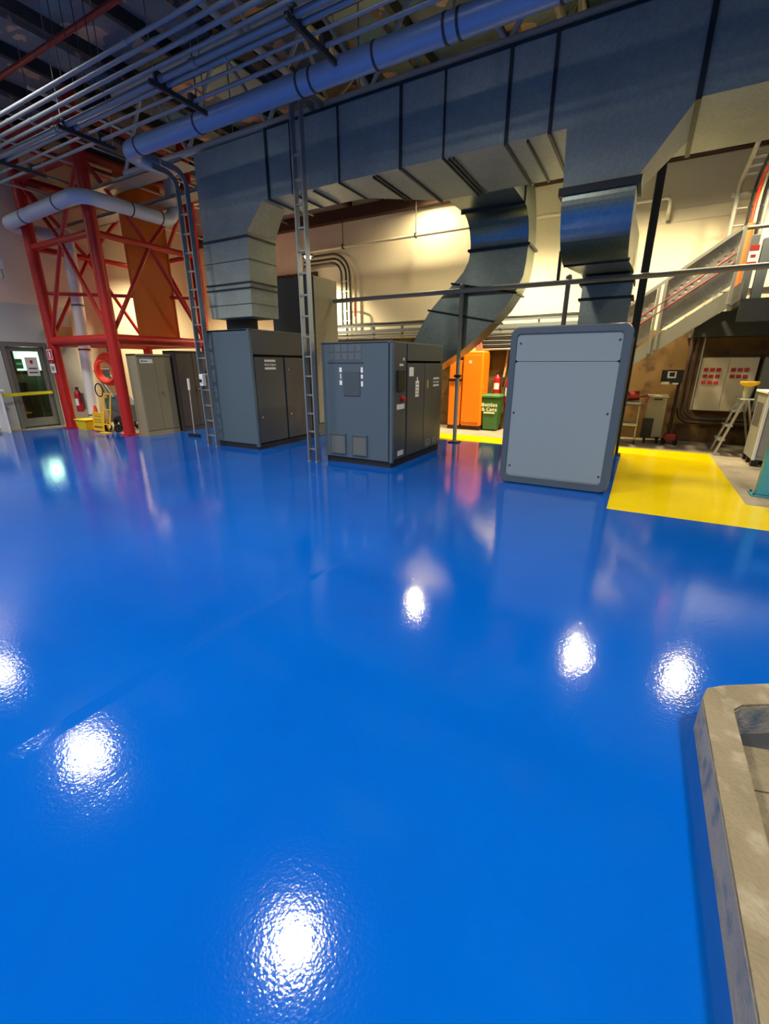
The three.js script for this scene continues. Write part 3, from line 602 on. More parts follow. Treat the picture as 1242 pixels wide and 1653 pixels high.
{
  const t = thing('duct_pipe', 'fat pale blue pipe with elbows wrapped around the red tower', 'pipe');
  part(t, 'run', pipe([V(-12.75, 4.2, -6.85), V(-12.75, 4.62, -6.85), V(-13.36, 4.64, -6.85), V(-13.36, 4.66, -5.86), V(-10.2, 4.78, -5.86), V(-10.2, 4.78, -8.0), V(-10.2, 5.6, -8.0)], 0.135, 0.3, 20), M.palePipe);
  for (const x of [-12.4, -11.0]) part(t, 'pipe_clip', cyl(V(x, 4.66 + (x + 13.15) * 0.041, -5.86), V(x + 0.03, 4.66 + (x + 13.15) * 0.041, -5.86), 0.142, 20), M.steelDark);
  for (const z of [-6.9, -7.6]) part(t, 'pipe_clip', cyl(V(-10.2, 4.78, z), V(-10.2, 4.78, z - 0.03), 0.142, 20), M.steelDark);
}
{
  const t = thing('standpipe', 'white vertical pipe standing inside the red tower', 'pipe');
  part(t, 'tube', cyl(V(-12.72, 0, -6.6), V(-12.75, 4.25, -6.85), 0.135, 20), M.whitePipe);
  for (const y of [0.3, 1.95, 3.0]) part(t, 'band', cyl(V(-12.72 - y * 0.007, y, -6.6 - y * 0.059), V(-12.72 - y * 0.007, y + 0.04, -6.6 - y * 0.059), 0.145, 20), y > 1 && y < 2.5 ? M.redDull : M.greyDark);
}
single('cardboard_box', 'brown cardboard box on top of the partition by the tower', 'box', B(-13.85, -13.5, 2.2, 2.55, -6.9, -6.5, 0.01), M.card);
single('wall_bracket', 'grey wall shelf carrying the cardboard box by the tower', 'shelf', [B(-13.86, -13.4, 2.16, 2.2, -7.0, -6.4), B(-13.86, -13.82, 1.95, 2.16, -6.72, -6.68)], M.partition);
{
  const z = -6.05;
  const t = thing('fire_sign', 'red fire extinguisher sign with white pictogram on tower post', 'sign');
  part(t, 'plate', B(-13.22, -12.94, 1.66, 1.98, z + 0.005, z + 0.011), M.signRed);
  part(t, 'border', [B(-13.2, -12.96, 1.94, 1.96, z + 0.011, z + 0.013), B(-13.2, -12.96, 1.72, 1.74, z + 0.011, z + 0.013), B(-13.2, -13.18, 1.74, 1.94, z + 0.011, z + 0.013), B(-12.98, -12.96, 1.74, 1.94, z + 0.011, z + 0.013)], M.white);
  part(t, 'pictogram', [B(-13.12, -13.05, 1.76, 1.9, z + 0.011, z + 0.013), B(-13.13, -13.08, 1.9, 1.92, z + 0.011, z + 0.013)], M.white);
  const n = thing('notice', 'small white notice below the fire sign on the tower post', 'sign');
  part(n, 'sheet', B(-13.2, -12.96, 1.4, 1.62, z + 0.005, z + 0.009), M.white);
  part(n, 'print', B(-13.15, -13.01, 1.46, 1.56, z + 0.009, z + 0.011), M.grey);
}
function extinguisher(x, y, z, h, r, label) {
  const t = thing('fire_extinguisher', label, 'extinguisher');
  part(t, 'cylinder', lathe([[0, 0], [r * 0.95, 0], [r, 0.02], [r, h * 0.7], [r * 0.8, h * 0.8], [r * 0.35, h * 0.86], [r * 0.3, h * 0.92], [0, h * 0.92]], x, y, z, 18), M.rubyRed);
  part(t, 'valve', [B(x - 0.03, x + 0.03, y + h * 0.9, y + h, z - 0.02, z + 0.02), B(x - 0.02, x + 0.1, y + h * 0.96, y + h, z - 0.012, z + 0.012)], M.black);
  part(t, 'hose', pipe([V(x + 0.03, y + h * 0.93, z), V(x + r * 1.15, y + h * 0.85, z), V(x + r * 1.2, y + h * 0.35, z)], 0.012, 0.05, 8), M.rubber);
  part(t, 'label', new THREE.CylinderGeometry(r * 1.01, r * 1.01, h * 0.28, 12, 1, true, -0.9, 1.8).translate(x, y + h * 0.4, z), M.white, 'white printed label');
  part(t, 'bracket', B(x - r * 0.6, x + r * 0.6, y + 0.05, y + h * 0.75, z - r - 0.03, z - r + 0.01), M.greyDark);
}
extinguisher(-12.86, 0.42, -6.38, 0.62, 0.085, 'red fire extinguisher with white label hung beside the white standpipe');
{
  const t = thing('hose_coil', 'coiled orange hose hung inside the red tower', 'hose');
  for (let k = 0; k < 5; k++) part(t, 'turn', new THREE.TorusGeometry(0.3 - k * 0.02 + (k % 2) * 0.03, 0.035, 8, 24).scale(1, 1.15, 1).rotateY(0.5).translate(-11.55 + k * 0.02, 1.52 - k * 0.02, -6.62 + k * 0.05), M.hiOrange);
  part(t, 'tail', pipe([V(-11.3, 1.45, -6.5), V(-11.15, 1.2, -6.5), V(-11.2, 0.9, -6.5)], 0.03, 0.1, 8), M.hiOrange);
  part(t, 'hook', pipe([V(-11.5, 1.9, -6.6), V(-11.5, 2.08, -6.6)], 0.015, 0.05, 8), M.steelDark);
}
{
  const t = thing('pressure_washer', 'grey green pressure washer with tilted handle inside the red tower', 'washer');
  part(t, 'body', loft([ringY(0.2, -11.85, -11.25, -6.52, -6.97), ringY(0.62, -11.90, -11.30, -6.54, -6.97), ringY(0.86, -11.95, -11.50, -6.62, -6.92)]), mat(0x4c5a60, 0.5));
  part(t, 'tank', B(-12.05, -11.85, 0.45, 0.8, -6.87, -6.57, 0.06), mat(0x3c5a4c, 0.5));
  part(t, 'handle', [pipe([V(-11.60, 0.8, -6.57), V(-12.20, 1.45, -6.57)], 0.03, 0.1, 10), pipe([V(-11.60, 0.8, -6.87), V(-12.20, 1.45, -6.87)], 0.03, 0.1, 10), cyl(V(-12.20, 1.45, -6.57), V(-12.20, 1.45, -6.87), 0.03, 10)], mat(0x5f7482, 0.4, 0.4));
  part(t, 'control_box', B(-12.22, -12.00, 1.3, 1.5, -6.84, -6.60, 0.02), mat(0x7d8f9c, 0.4));
  part(t, 'hose', new THREE.TorusGeometry(0.16, 0.014, 6, 24).translate(-12.05, 0.98, -6.50), M.rubber);
  for (const z of [-6.50, -6.98]) part(t, 'wheel', new THREE.TorusGeometry(0.13, 0.05, 10, 20).translate(-11.45, 0.18, z), M.rubber);
  part(t, 'axle', cyl(V(-11.45, 0.18, -6.52), V(-11.45, 0.18, -6.96), 0.02, 8), M.steelDark);
}
{
  const t = thing('hand_truck', 'yellow tubular hand truck beside the tower post', 'trolley');
  for (const x of [-11.42, -11.15]) part(t, 'rail', pipe([V(x, 0.12, -6.1), V(x + 0.03, 0.95, -6.25)], 0.018, 0.1, 8), M.signYellow);
  for (const y of [0.2, 0.55, 0.92]) part(t, 'crossbar', cyl(V(-11.41 + y * 0.03, y, -6.09 - y * 0.17), V(-11.14 + y * 0.03, y, -6.09 - y * 0.17), 0.016, 8), M.signYellow);
  part(t, 'toe_plate', B(-11.45, -11.1, 0.0, 0.02, -6.1, -5.98), M.signYellow);
  part(t, 'handle', pipe([V(-11.39, 0.93, -6.25), V(-11.5, 1.12, -6.28), V(-11.62, 1.16, -6.28)], 0.018, 0.06, 8), M.black);
  for (const x of [-11.5, -11.08]) part(t, 'wheel', new THREE.TorusGeometry(0.075, 0.03, 8, 18).rotateY(Math.PI / 2).translate(x, 0.11, -6.25), M.rubber);
}
{
  const t = thing('floor_sign', 'yellow folding floor sign with faded black lettering', 'sign');
  const lean = g => g.rotateX(-0.12).translate(-11.66, 0, -6.1);
  const s = part(t, 'front_board', lean(B(-0.24, 0.24, 0.02, 0.48, -0.01, 0.01, 0.008)), M.signYellow);
  for (const [y, w, c] of [[0.38, 0.3, 0xb0902a], [0.3, 0.32, 0xb0902a], [0.24, 0.34, 0xb0902a], [0.12, 0.36, 0x4a4218]]) part(s, 'print', lean(B(-w / 2, w / 2, y - 0.018, y + 0.018, 0.01, 0.012)), mat(c, 0.6));
  part(t, 'back_board', B(-0.22, 0.22, 0.02, 0.47, -0.01, 0.01).rotateX(0.2).translate(-11.66, 0, -6.24), M.signYellow);
}
{
  const t = thing('traffic_cone', 'orange traffic cone behind the yellow floor sign', 'cone');
  part(t, 'cone', lathe([[0.11, 0.03], [0.1, 0.05], [0.03, 0.6], [0, 0.62]], -12.02, 0, -6.3, 18), M.hiOrange);
  part(t, 'base', B(-12.13, -11.91, 0, 0.035, -6.42, -6.18, 0.015), M.hiOrange);
}
{
  const t = thing('storage_bin', 'small yellow plastic box beside the floor sign', 'box');
  part(t, 'shell', loft([ringY(0, -12.6, -12.22, -6.1, -6.32), ringY(0.24, -12.66, -12.16, -6.07, -6.36)]), M.boxYellow);
  part(t, 'rim', B(-12.68, -12.14, 0.24, 0.265, -6.38, -6.05, 0.008), M.boxYellow);
}
function cabinet(name, label, x0, x1, z0, z1, H, body, door, tagged) {   // doors face +x
  const t = thing(name, label, 'cabinet');
  part(t, 'body', B(x0, x1 - 0.02, 0, H, z1, z0, 0.006), body);
  part(t, 'plinth', B(x1 - 0.02, x1 - 0.005, 0, 0.1, z1 + 0.01, z0 - 0.01), body);
  const zm = (z0 + z1) / 2;
  const d1 = part(t, 'door', B(x1 - 0.02, x1, 0.11, H - 0.06, zm + 0.004, z0 - 0.015, 0.005), door);
  const d2 = part(t, 'door', B(x1 - 0.02, x1, 0.11, H - 0.06, z1 + 0.015, zm - 0.004, 0.005), door);
  part(t, 'top_rim', B(x0, x1 + 0.01, H - 0.04, H, z1, z0, 0.005), body);
  part(d2, 'handle', [cyl(V(x1, H * 0.53, zm - 0.07), V(x1 + 0.03, H * 0.53, zm - 0.07), 0.018, 10), B(x1 + 0.02, x1 + 0.035, H * 0.52, H * 0.545, zm - 0.1, zm - 0.04)], M.chrome, 'chrome handle');
  if (tagged) { part(d1, 'name_plate', B(x1, x1 + 0.004, H - 0.2, H - 0.11, zm + 0.05, z0 - 0.07), M.white, 'white name plate'); part(d1, 'plate_print', [cyl(V(x1 + 0.004, H - 0.155, z0 - 0.12), V(x1 + 0.006, H - 0.155, z0 - 0.12), 0.022, 10), B(x1 + 0.004, x1 + 0.006, H - 0.165, H - 0.145, z0 - 0.25, z0 - 0.15)], M.greyDark); }
}
cabinet('storage_cabinet', 'beige metal two-door storage cabinet with white name plate', -10.32, -9.94, -6.3, -7.16, 1.83, M.beigeLight, M.beige, true);
cabinet('storage_cabinet', 'dark brown metal cabinet standing behind the beige cabinet', -10.3, -9.84, -7.22, -8.15, 1.92, M.brownDark, M.brownDark, false);
{
  const t = thing('squeegee', 'long handled squeegee leaning on the dark brown cabinet', 'tool');
  part(t, 'handle', cyl(V(-8.9, 0.06, -6.75), V(-9.0, 1.05, -6.85), 0.014, 8), M.alu);
  part(t, 'grip', cyl(V(-9.0, 1.05, -6.85), V(-9.02, 1.3, -6.87), 0.026, 10), M.white);
  part(t, 'blade', B(-9.1, -8.7, 0, 0.07, -6.76, -6.73), M.black);
}

// ---------------------------------------------------------------- the bay by the back wall
{
  const t = thing('pipe_rail', 'horizontal grey pipe on slender posts behind the machines', 'pipe');
  part(t, 'run', cyl(V(-6.36, 2.96, -8.95), V(3.2, 2.96, -8.95), 0.045, 12), M.grey);
  for (const x of [-3.33, -1.38]) {
    const p = part(t, 'post', cyl(V(x, 0.02, -9.0), V(x, 3.04, -9.0), 0.042, 12), M.grey);
    part(p, 'cap', new THREE.SphereGeometry(0.055, 12, 8).translate(x, 3.04, -9.0), M.grey);
    part(p, 'base_plate', B(x - 0.11, x + 0.11, 0, 0.02, -9.11, -8.89), M.black);
    part(p, 'clip', B(x - 0.06, x + 0.06, 1.35, 1.4, -9.06, -8.94), M.black);
  }
  part(t, 'drop_pipe', cyl(V(-1.55, 2.96, -8.95), V(-1.55, 3.45, -8.95), 0.03, 10), M.steelDark);
}
{
  const t = thing('support_column', 'slender dark steel column behind the pale panelled machine', 'column');
  part(t, 'shaft', [B(-0.29, -0.27, 0.02, YC - 0.5, -9.25, -9.13), B(-0.19, -0.17, 0.02, YC - 0.5, -9.25, -9.13), B(-0.27, -0.19, 0.02, YC - 0.5, -9.2, -9.18)], M.steelDark);
  part(t, 'base_plate', B(-0.34, -0.12, 0, 0.02, -9.3, -9.08), M.steelDark);
}
{
  const t = thing('cable_tray', 'galvanised cable tray fixed along the back wall', 'tray');
  for (const [y, h] of [[2.32, 0.05], [2.44, 0.09], [2.6, 0.05]]) part(t, 'rail', B(-8.9, -0.2, y, y + h, -11.42, -11.38), M.tray);
  part(t, 'bed', B(-8.9, -0.2, 2.4, 2.42, -11.66, -11.42), M.tray);
  const g = geo(B(-0.02, 0.02, 2.3, 2.66, -11.5, -11.42));
  for (let x = -8.6; x < -0.3; x += 0.9) piece(t, 'bracket', g, M.tray, x, 0, 0);
  for (let k = 0; k < 3; k++) { const p = []; for (let i = 0; i <= 14; i++) p.push(V(-8.8 + i * 0.6, 2.67 + k * 0.015 + 0.012 * Math.sin(i * 2.1 + k), -11.44 - k * 0.06)); part(t, 'cable', pipe(p, 0.022, 0.2, 8, 3), M.rubber); }
}
for (let k = 0; k < 7; k++) {
  const y = 2.26 - k * 0.05, p = [V(-5.4, y, -11.5), V(-4.0, y + 0.012 * Math.sin(k * 2), -11.45), V(-3.3, y, -11.42), V(-2.5, y - 0.02 * Math.sin(k), -11.42), V(-1.2, y + 0.01, -11.42)];
  single('wall_hose', ['topmost', 'second', 'third', 'fourth', 'fifth', 'sixth', 'lowest'][k] + ' cable of the bundle on wall above the orange cabinet', 'cable', pipe(p, 0.026, 0.3, 8, 5), k === 6 ? M.alu : k % 2 ? M.rubber : M.greyDark, 'cable bundle on the back wall');
}
{
  const t = thing('wall_pipe', 'pale pipe running high along the back wall', 'pipe');
  part(t, 'run', pipe([V(-8.9, 4.66, -11.35), V(-0.05, 4.66, -11.35), V(-0.05, 4.42, -11.35), V(-0.05, 4.36, -11.6)], 0.035, 0.08, 10), M.cream);
  for (const x of [-7.7, -5.5, -3.3, -1.1]) part(t, 'hanger', [cyl(V(x, 4.66, -11.35), V(x, 5.4, -11.35), 0.01, 6), B(x - 0.02, x + 0.02, 4.61, 4.72, -11.4, -11.3)], M.steelDark);
}
{
  const t = thing('cable_ladder', 'curved narrow cable ladder rising on the back wall', 'ladder');
  const a = [V(-7.6, 2.66, -11.5), V(-7.6, 4.56, -11.5), V(-9.2, 4.56, -11.5)], b = [V(-7.88, 2.66, -11.5), V(-7.88, 4.34, -11.5), V(-9.2, 4.34, -11.5)];
  part(t, 'side_rail', pipe(a, 0.03, 0.6, 8), M.steelDark); part(t, 'side_rail', pipe(b, 0.03, 0.34, 8), M.steelDark);
  part(t, 'cable', pipe([V(-7.74, 2.66, -11.52), V(-7.74, 4.45, -11.52), V(-9.2, 4.45, -11.52)], 0.025, 0.46, 8), M.rubber);
  const g = geo(cyl(V(-7.88, 0, -11.5), V(-7.6, 0, -11.5), 0.014, 6));
  for (let y = 2.8; y < 4; y += 0.26) piece(t, 'rung', g, M.alu, 0, y, 0);
  part(t, 'red_tap', pipe([V(-7.56, 3.3, -11.5), V(-7.42, 3.3, -11.45), V(-7.42, 2.9, -11.45)], 0.02, 0.05, 8), M.rubyRed);
}
{
  const t = thing('vent_grille', 'stack of dark brown slatted boards high behind the grey box', 'grille');
  for (let k = 0; k < 7; k++) part(t, 'slat', B(-11.0 + k * 0.32, -10.76 + k * 0.32, 3.5, 4.2, -11.68, -11.6), k % 3 ? mat(0x3a2016, 0.8) : M.rust);
}
{
  const t = thing('roof_duct', 'rusty brown flat beams under the roof behind the duct', 'beam');
  for (const [z, y] of [[-8.4, 5.3], [-9.6, 5.45]]) part(t, 'flat_beam', B(-8.4, -5.4, y, y + 0.14, z - 0.12, z + 0.12), M.rust);
  for (const x of [-7.6, -6.6, -5.6]) part(t, 'joist', B(x - 0.06, x + 0.06, 5.62, 5.76, -11.6, -8.0), M.rust);
  part(t, 'board', B(-7.5, -5.7, 5.77, 5.8, -10.6, -8.3), mat(0xa38652, 0.8), 'tan board');
}
{
  const t = thing('wire_tray', 'pale open wire tray sloping behind the duct bend', 'tray');
  const a = V(-3.6, 4.75, -10.4), b = V(-3.0, 4.3, -10.6);
  for (const o of [0, 0.12, 0.24]) part(t, 'wire', cyl(V(a.x, a.y + o * 0.3, a.z + o), V(b.x, b.y + o * 0.3, b.z + o), 0.014, 6), M.cream);
  for (let k = 0; k <= 6; k++) { const p = a.clone().lerp(b, k / 6); part(t, 'wire', cyl(p, p.clone().add(V(0, 0.072, 0.24)), 0.012, 6), M.cream); }
  part(t, 'hanger', cyl(V(-3.6, 4.75, -10.4), V(-3.6, YC, -10.4), 0.01, 6), M.steelDark);
}
{
  const t = thing('electric_cabinet', 'bright orange electrical cabinet with rounded top by the wall', 'cabinet');
  part(t, 'base', B(-4.3, -3.42, 0, 0.09, -11.55, -11.02), M.rust);
  part(t, 'body', B(-3.95, -3.42, 0.09, 1.92, -11.55, -11.0, 0.05), M.cabOrange);
  const d = part(t, 'door', B(-3.92, -3.46, 0.2, 1.82, -11.0, -10.985, 0.006), M.cabOrange);
  part(d, 'name_plate', cyl(V(-3.75, 1.66, -10.985), V(-3.75, 1.66, -10.98), 0.04, 12), M.label);
  part(t, 'side_unit', B(-4.3, -3.97, 0.09, 1.7, -11.5, -11.02, 0.02), M.cabOrange);
  part(t, 'strap', B(-4.31, -3.96, 1.2, 1.26, -11.02, -10.99), M.black);
  const n = thing('sheet_roll', 'pinkish folded sheets standing on the orange cabinet', 'sheets');
  for (const [x, h] of [[-3.66, 0.26], [-3.58, 0.2], [-3.75, 0.12]]) part(n, 'sheet', loft([ringY(1.92, x - 0.05, x + 0.05, -11.2, -11.26), ringY(1.92 + h, x - 0.015, x + 0.01, -11.2, -11.22)]), x < -3.7 ? M.cream : mat(0xc4705a, 0.7));
}
{
  const x0 = -3.41, x1 = -2.99, z0 = -11.08, z1 = -11.5;
  const t = thing('wheelie_bin', 'green wheelie bin with white lettering beside the orange cabinet', 'bin');
  const b = part(t, 'body', loft([ringY(0.03, x0 + 0.04, x1 - 0.04, z0 - 0.04, z1 + 0.04), ringY(0.8, x0, x1, z0, z1)]), M.green);
  part(t, 'rim', B(x0 - 0.015, x1 + 0.015, 0.77, 0.82, z1 - 0.015, z0 + 0.015, 0.012), M.greenDark);
  part(t, 'lid', loft([ringY(0.82, x0 - 0.02, x1 + 0.02, z0 + 0.025, z1 - 0.02), ringY(0.86, x0 - 0.02, x1 + 0.02, z0 + 0.025, z1 - 0.02), ringY(0.9, x0 + 0.03, x1 - 0.03, z0 - 0.03, z1 + 0.03)]), M.green);
  part(t, 'handle', cyl(V(x0 + 0.06, 0.84, z1 - 0.05), V(x1 - 0.06, 0.84, z1 - 0.05), 0.015, 8), M.greenDark);
  for (const x of [x0 + 0.03, x1 - 0.03]) part(t, 'wheel', cyl(V(x - 0.025, 0.09, z1 + 0.02), V(x + 0.025, 0.09, z1 + 0.02), 0.09, 16), M.rubber);
  part(b, 'lettering', [text('Bottles', 0.085).rotateX(-0.04).translate(-3.22, 0.6, z0 + 0.001), text('& Cans', 0.085).rotateX(-0.04).translate(-3.22, 0.49, z0 - 0.003), B(-3.36, -3.08, 0.43, 0.465, z0 - 0.03, z0 - 0.004)], mat(0xe9e8c8, 0.5), 'cream lettering and bar');
}
extinguisher(-3.2, 0.86, -11.55, 0.55, 0.085, 'red fire extinguisher hung on wall above the green bin');
extinguisher(-2.88, 0.66, -11.53, 0.72, 0.095, 'red fire extinguisher hung on wall right of the green bin');
single('wall_conduit', 'pale bent conduits on the ochre wall behind the green bin', 'conduit', [pipe([V(-3.0, 1.95, -11.6), V(-3.02, 1.6, -11.6), V(-3.06, 1.3, -11.6)], 0.03, 0.1, 8), pipe([V(-2.9, 1.75, -11.6), V(-2.75, 1.74, -11.6), V(-2.72, 1.3, -11.6)], 0.03, 0.08, 8)], M.card);

// ---------------------------------------------------------------- stairs and platform
{
  const zf = -10.12, zr = -11.0, sl = 0.735;
  const yb = x => 1.6 + (x + 0.17) * sl;   // underside of the stringer
  const t = thing('steel_stairs', 'grey steel stairs with dimpled sheet balustrade rising along the back wall', 'stairs');
  const str = z => loft([[V(-2.2, Math.max(0, yb(-2.2)), z), V(-2.2, yb(-2.2) + 0.3, z), V(-2.2, yb(-2.2) + 0.3, z - 0.04), V(-2.2, yb(-2.2), z - 0.04)], [V(1.25, yb(1.25), z), V(1.25, yb(1.25) + 0.3, z), V(1.25, yb(1.25) + 0.3, z - 0.04), V(1.25, yb(1.25), z - 0.04)]]);
  part(t, 'stringer', str(zf), M.stairGrey); part(t, 'stringer', str(zr), M.stairGrey);
  const tr = geo(B(-0.13, 0.13, -0.02, 0.02, zr, zf - 0.04));
  for (let k = 0; k < 14; k++) piece(t, 'tread', tr, M.greyDark, -2.05 + k * 0.245, yb(-2.05 + k * 0.245) + 0.2, 0);
  const top = x => yb(x) + 1.28;
  part(t, 'handrail', [bar(V(-2.2, top(-2.2) - 0.05, zf), V(1.05, 3.72, zf), 0.05, 0.05)], M.stairGrey);
  const dim = tex(128, 0.16, (u, v) => { const q = (a, b) => Math.max(0, 1 - Math.hypot(u - a, v - b) / 0.2); return Math.min(1, q(0.25, 0.25) + q(0.75, 0.75)); }, true);
  const sheetM = mat(0xb4b4ae, 0.5, 0.2, { bumpMap: dim, bumpScale: 0.008 });
  const panel = (a, b) => loft([[V(a, yb(a) + 0.36, zf - 0.01), V(a, top(a) - 0.06, zf - 0.01), V(a, top(a) - 0.06, zf - 0.02), V(a, yb(a) + 0.36, zf - 0.02)], [V(b, yb(b) + 0.36, zf - 0.01), V(b, top(b) - 0.09, zf - 0.01), V(b, top(b) - 0.09, zf - 0.02), V(b, yb(b) + 0.36, zf - 0.02)]]);
  part(t, 'balustrade_sheet', panel(-2.1, -1.2), sheetM); part(t, 'balustrade_sheet', panel(-1.05, -0.0), sheetM); part(t, 'balustrade_sheet', panel(0.14, 1.08), sheetM);
  for (const x of [-2.15, -1.12, 0.03, 0.12, 1.1]) part(t, 'post', B(x - 0.025, x + 0.025, yb(x) + 0.05, top(x) - 0.06, zf - 0.02, zf + 0.03), M.stairGrey);
  for (const o of [0.86, 0.72]) part(t, 'red_rail', cyl(V(-1.0, yb(-1.0) + o, zf + 0.02), V(1.05, yb(1.05) + o, zf + 0.02), 0.012, 8), M.redDull);
  const p = thing('platform', 'dark steel platform at the head of the stairs', 'platform');
  part(p, 'deck', B(1.26, 5, 2.56, 2.66, -11.68, -10.12), M.steelDark);
  part(p, 'soffit_beam', B(0.75, 5, 2.12, 2.56, -11.68, -11.08), M.steelDark);
  part(p, 'edge_beam', B(1.26, 5, 2.3, 2.6, -10.16, -10.1), M.steelDark);
  part(p, 'handrail', [cyl(V(1.1, 3.72, -10.12), V(5, 3.72, -10.12), 0.03, 10), cyl(V(2.6, 2.66, -10.12), V(2.6, 3.72, -10.12), 0.03, 10)], M.grey);
  part(p, 'toe_plate', loft([ringX(1.9, 2.6, 2.8, -10.1, -10.14), ringX(5, 2.6, 2.8, -10.1, -10.14)]), M.grey);
  for (const x of [3.1, 4.4]) part(p, 'leg', B(x - 0.04, x + 0.04, 0, 2.56, -11.4, -11.32), M.rust);
  part(p, 'cross_beam', [B(0.7, 5, 2.12, 2.2, -11.65, -11.55), B(1.5, 5, 2.35, 2.42, -11.0, -10.9)], M.greyDark);
  const c = thing('control_post', 'grey switch column with white notices on the platform', 'cabinet');
  part(c, 'body', B(1.24, 1.36, 2.66, 3.66, -10.5, -10.35, 0.01), M.greyDark); part(c, 'side_column', B(1.42, 1.56, 2.66, 3.6, -10.5, -10.35, 0.01), M.mesh);
  part(c, 'notice', B(1.25, 1.38, 3.2, 3.5, -10.35, -10.345), M.white, 'white notice'); part(c, 'notice_band', [B(1.25, 1.38, 3.42, 3.5, -10.345, -10.342), B(1.25, 1.38, 3.2, 3.25, -10.345, -10.342), B(1.28, 1.35, 3.32, 3.36, -10.345, -10.342)], M.redDull);
}
{
  const t = thing('cable_ladder', 'grey cable ladder bending off the wall above the platform', 'ladder');
  for (const x of [0.98, 1.42]) part(t, 'side_rail', pipe([V(x, 2.7, -11.1), V(x, 4.62, -11.1), V(x, 5.0, -8.2)], 0.035, 0.3, 8), M.grey);
  const g = geo(cyl(V(0.98, 0, 0), V(1.42, 0, 0), 0.018, 6));
  for (let y = 2.9; y < 4.3; y += 0.27) piece(t, 'rung', g, M.grey, 0, y, -11.1);
  for (let k = 0; k < 10; k++) piece(t, 'rung', g, M.grey, 0, 4.66 + k * 0.035, -10.75 + k * 0.26);
  for (const [x, m] of [[1.2, M.rubber], [1.26, M.hiOrange], [1.31, M.cream], [1.36, M.rubber]]) part(t, 'cable', pipe([V(x, 2.7, -11.06), V(x, 4.6, -11.06), V(x, 5.0, -8.2)], 0.022, 0.35, 8), m);
  part(t, 'bracket', B(0.9, 1.5, 4.45, 4.5, -11.2, -11.05), M.grey);
}
single('wall_plate', 'pale metal sheet fixed on the wall above the platform', 'panel', B(1.5, 3.5, 3.0, 5.0, ZB + 0.02, ZB + 0.1), mat(0xc6cdd0, 0.5));
single('riser_pipe', 'orange pipe rising behind the platform ladder', 'pipe', cyl(V(1.25, 2.66, -10.9), V(1.25, 3.95, -10.9), 0.06, 14), mat(0xd0622a, 0.45));

// ---------------------------------------------------------------- things below the stairs
{
  const t = thing('control_cabinet', 'pale grey wall control cabinet with rows of red indicators', 'cabinet');
  part(t, 'body', B(1.02, 1.95, 0.69, 1.74, -11.66, -11.42, 0.006), M.cream);
  const da = part(t, 'door', B(1.03, 1.475, 0.7, 1.73, -11.42, -11.4, 0.005), M.cream), db = part(t, 'door', B(1.485, 1.94, 0.7, 1.73, -11.42, -11.4, 0.005), M.cream);
  const g = geo([B(-0.038, 0.038, -0.034, 0.034, 0, 0.02, 0.006)]), lit = mat(0xd42a3a, 0.4);
  for (let r = 0; r < 3; r++) for (let c = 0; c < 3; c++) piece(da, 'indicator', g, r === 2 ? lit : M.rubyRed, 1.12 + c * 0.105, 1.5 - r * 0.125, -11.4);
  for (let r = 0; r < 2; r++) for (let c = 0; c < 3; c++) piece(db, 'indicator', g, M.rubyRed, 1.57 + c * 0.105, 1.5 - r * 0.125, -11.4);
  const u = thing('control_cabinet', 'plain grey cabinet right of the red indicators', 'cabinet');
  part(u, 'body', B(2.02, 2.9, 0.7, 1.74, -11.66, -11.4, 0.006), M.grey); part(u, 'door', B(2.04, 2.88, 0.73, 1.71, -11.4, -11.385, 0.005), M.grey);
}
for (const [k, x, y] of [[0, 0.9, 0.52], [1, 0.8, 0.44]]) single('wall_pipe', ['inner', 'outer'][k] + ' brown pipe bending under the red indicator cabinet', 'pipe', pipe([V(x, 2.2, -11.45), V(x, y, -11.45), V(3, y, -11.45)], 0.045, 0.25, 12), mat(0x4a382c, 0.5));
single('cover_strip', 'thin pale metal strip beside the red indicator cabinet', 'strip', B(0.985, 1.005, 0.7, 2.3, -11.45, -11.38), M.alu);
{
  const t = thing('screen_stand', 'black monitor console on a slim red based stand', 'console');
  part(t, 'console', B(0.35, 0.72, 1.24, 1.5, -11.12, -10.92, 0.015), M.black);
  part(t, 'screen', B(0.45, 0.6, 1.34, 1.47, -10.92, -10.915), M.label); part(t, 'screen_face', B(0.48, 0.57, 1.37, 1.45, -10.915, -10.912), M.screen);
  part(t, 'keypad', [B(0.36, 0.5, 1.22, 1.27, -10.92, -10.88), B(0.56, 0.66, 1.22, 1.25, -10.92, -10.88)], M.label);
  part(t, 'pole', [cyl(V(0.68, 0.1, -11.05), V(0.68, 1.24, -11.05), 0.03, 10)], M.black);
  part(t, 'base', [B(0.6, 0.82, 0.08, 0.22, -11.15, -10.95, 0.02)], M.redDull);
  for (const [x, z] of [[0.61, -10.92], [0.82, -10.92], [0.61, -11.18], [0.82, -11.18]]) part(t, 'caster', new THREE.TorusGeometry(0.035, 0.018, 6, 14).rotateY(0.8).translate(x, 0.053, z), M.rubber);
}
{
  const t = thing('tool_cabinet', 'grey rolling tool cabinet beside the steel trolley', 'cabinet');
  part(t, 'body', B(0.2, 0.54, 0.14, 0.96, -11.45, -10.95, 0.01), M.grey);
  part(t, 'top', B(0.18, 0.56, 0.96, 0.985, -11.47, -10.93, 0.006), M.cream); part(t, 'handle', B(0.3, 0.45, 0.9, 0.925, -10.95, -10.93), M.black);
  part(t, 'lower_dark_plate', B(0.16, 0.36, 0.12, 0.52, -10.945, -10.93), M.plinth);  // flat near-black plate laid on the lower front
  for (const [x, z] of [[0.25, -11.0], [0.49, -11.0], [0.25, -11.4], [0.49, -11.4]]) part(t, 'caster', cyl(V(x - 0.02, 0.07, z), V(x + 0.02, 0.07, z), 0.07, 14), M.rubber);
}
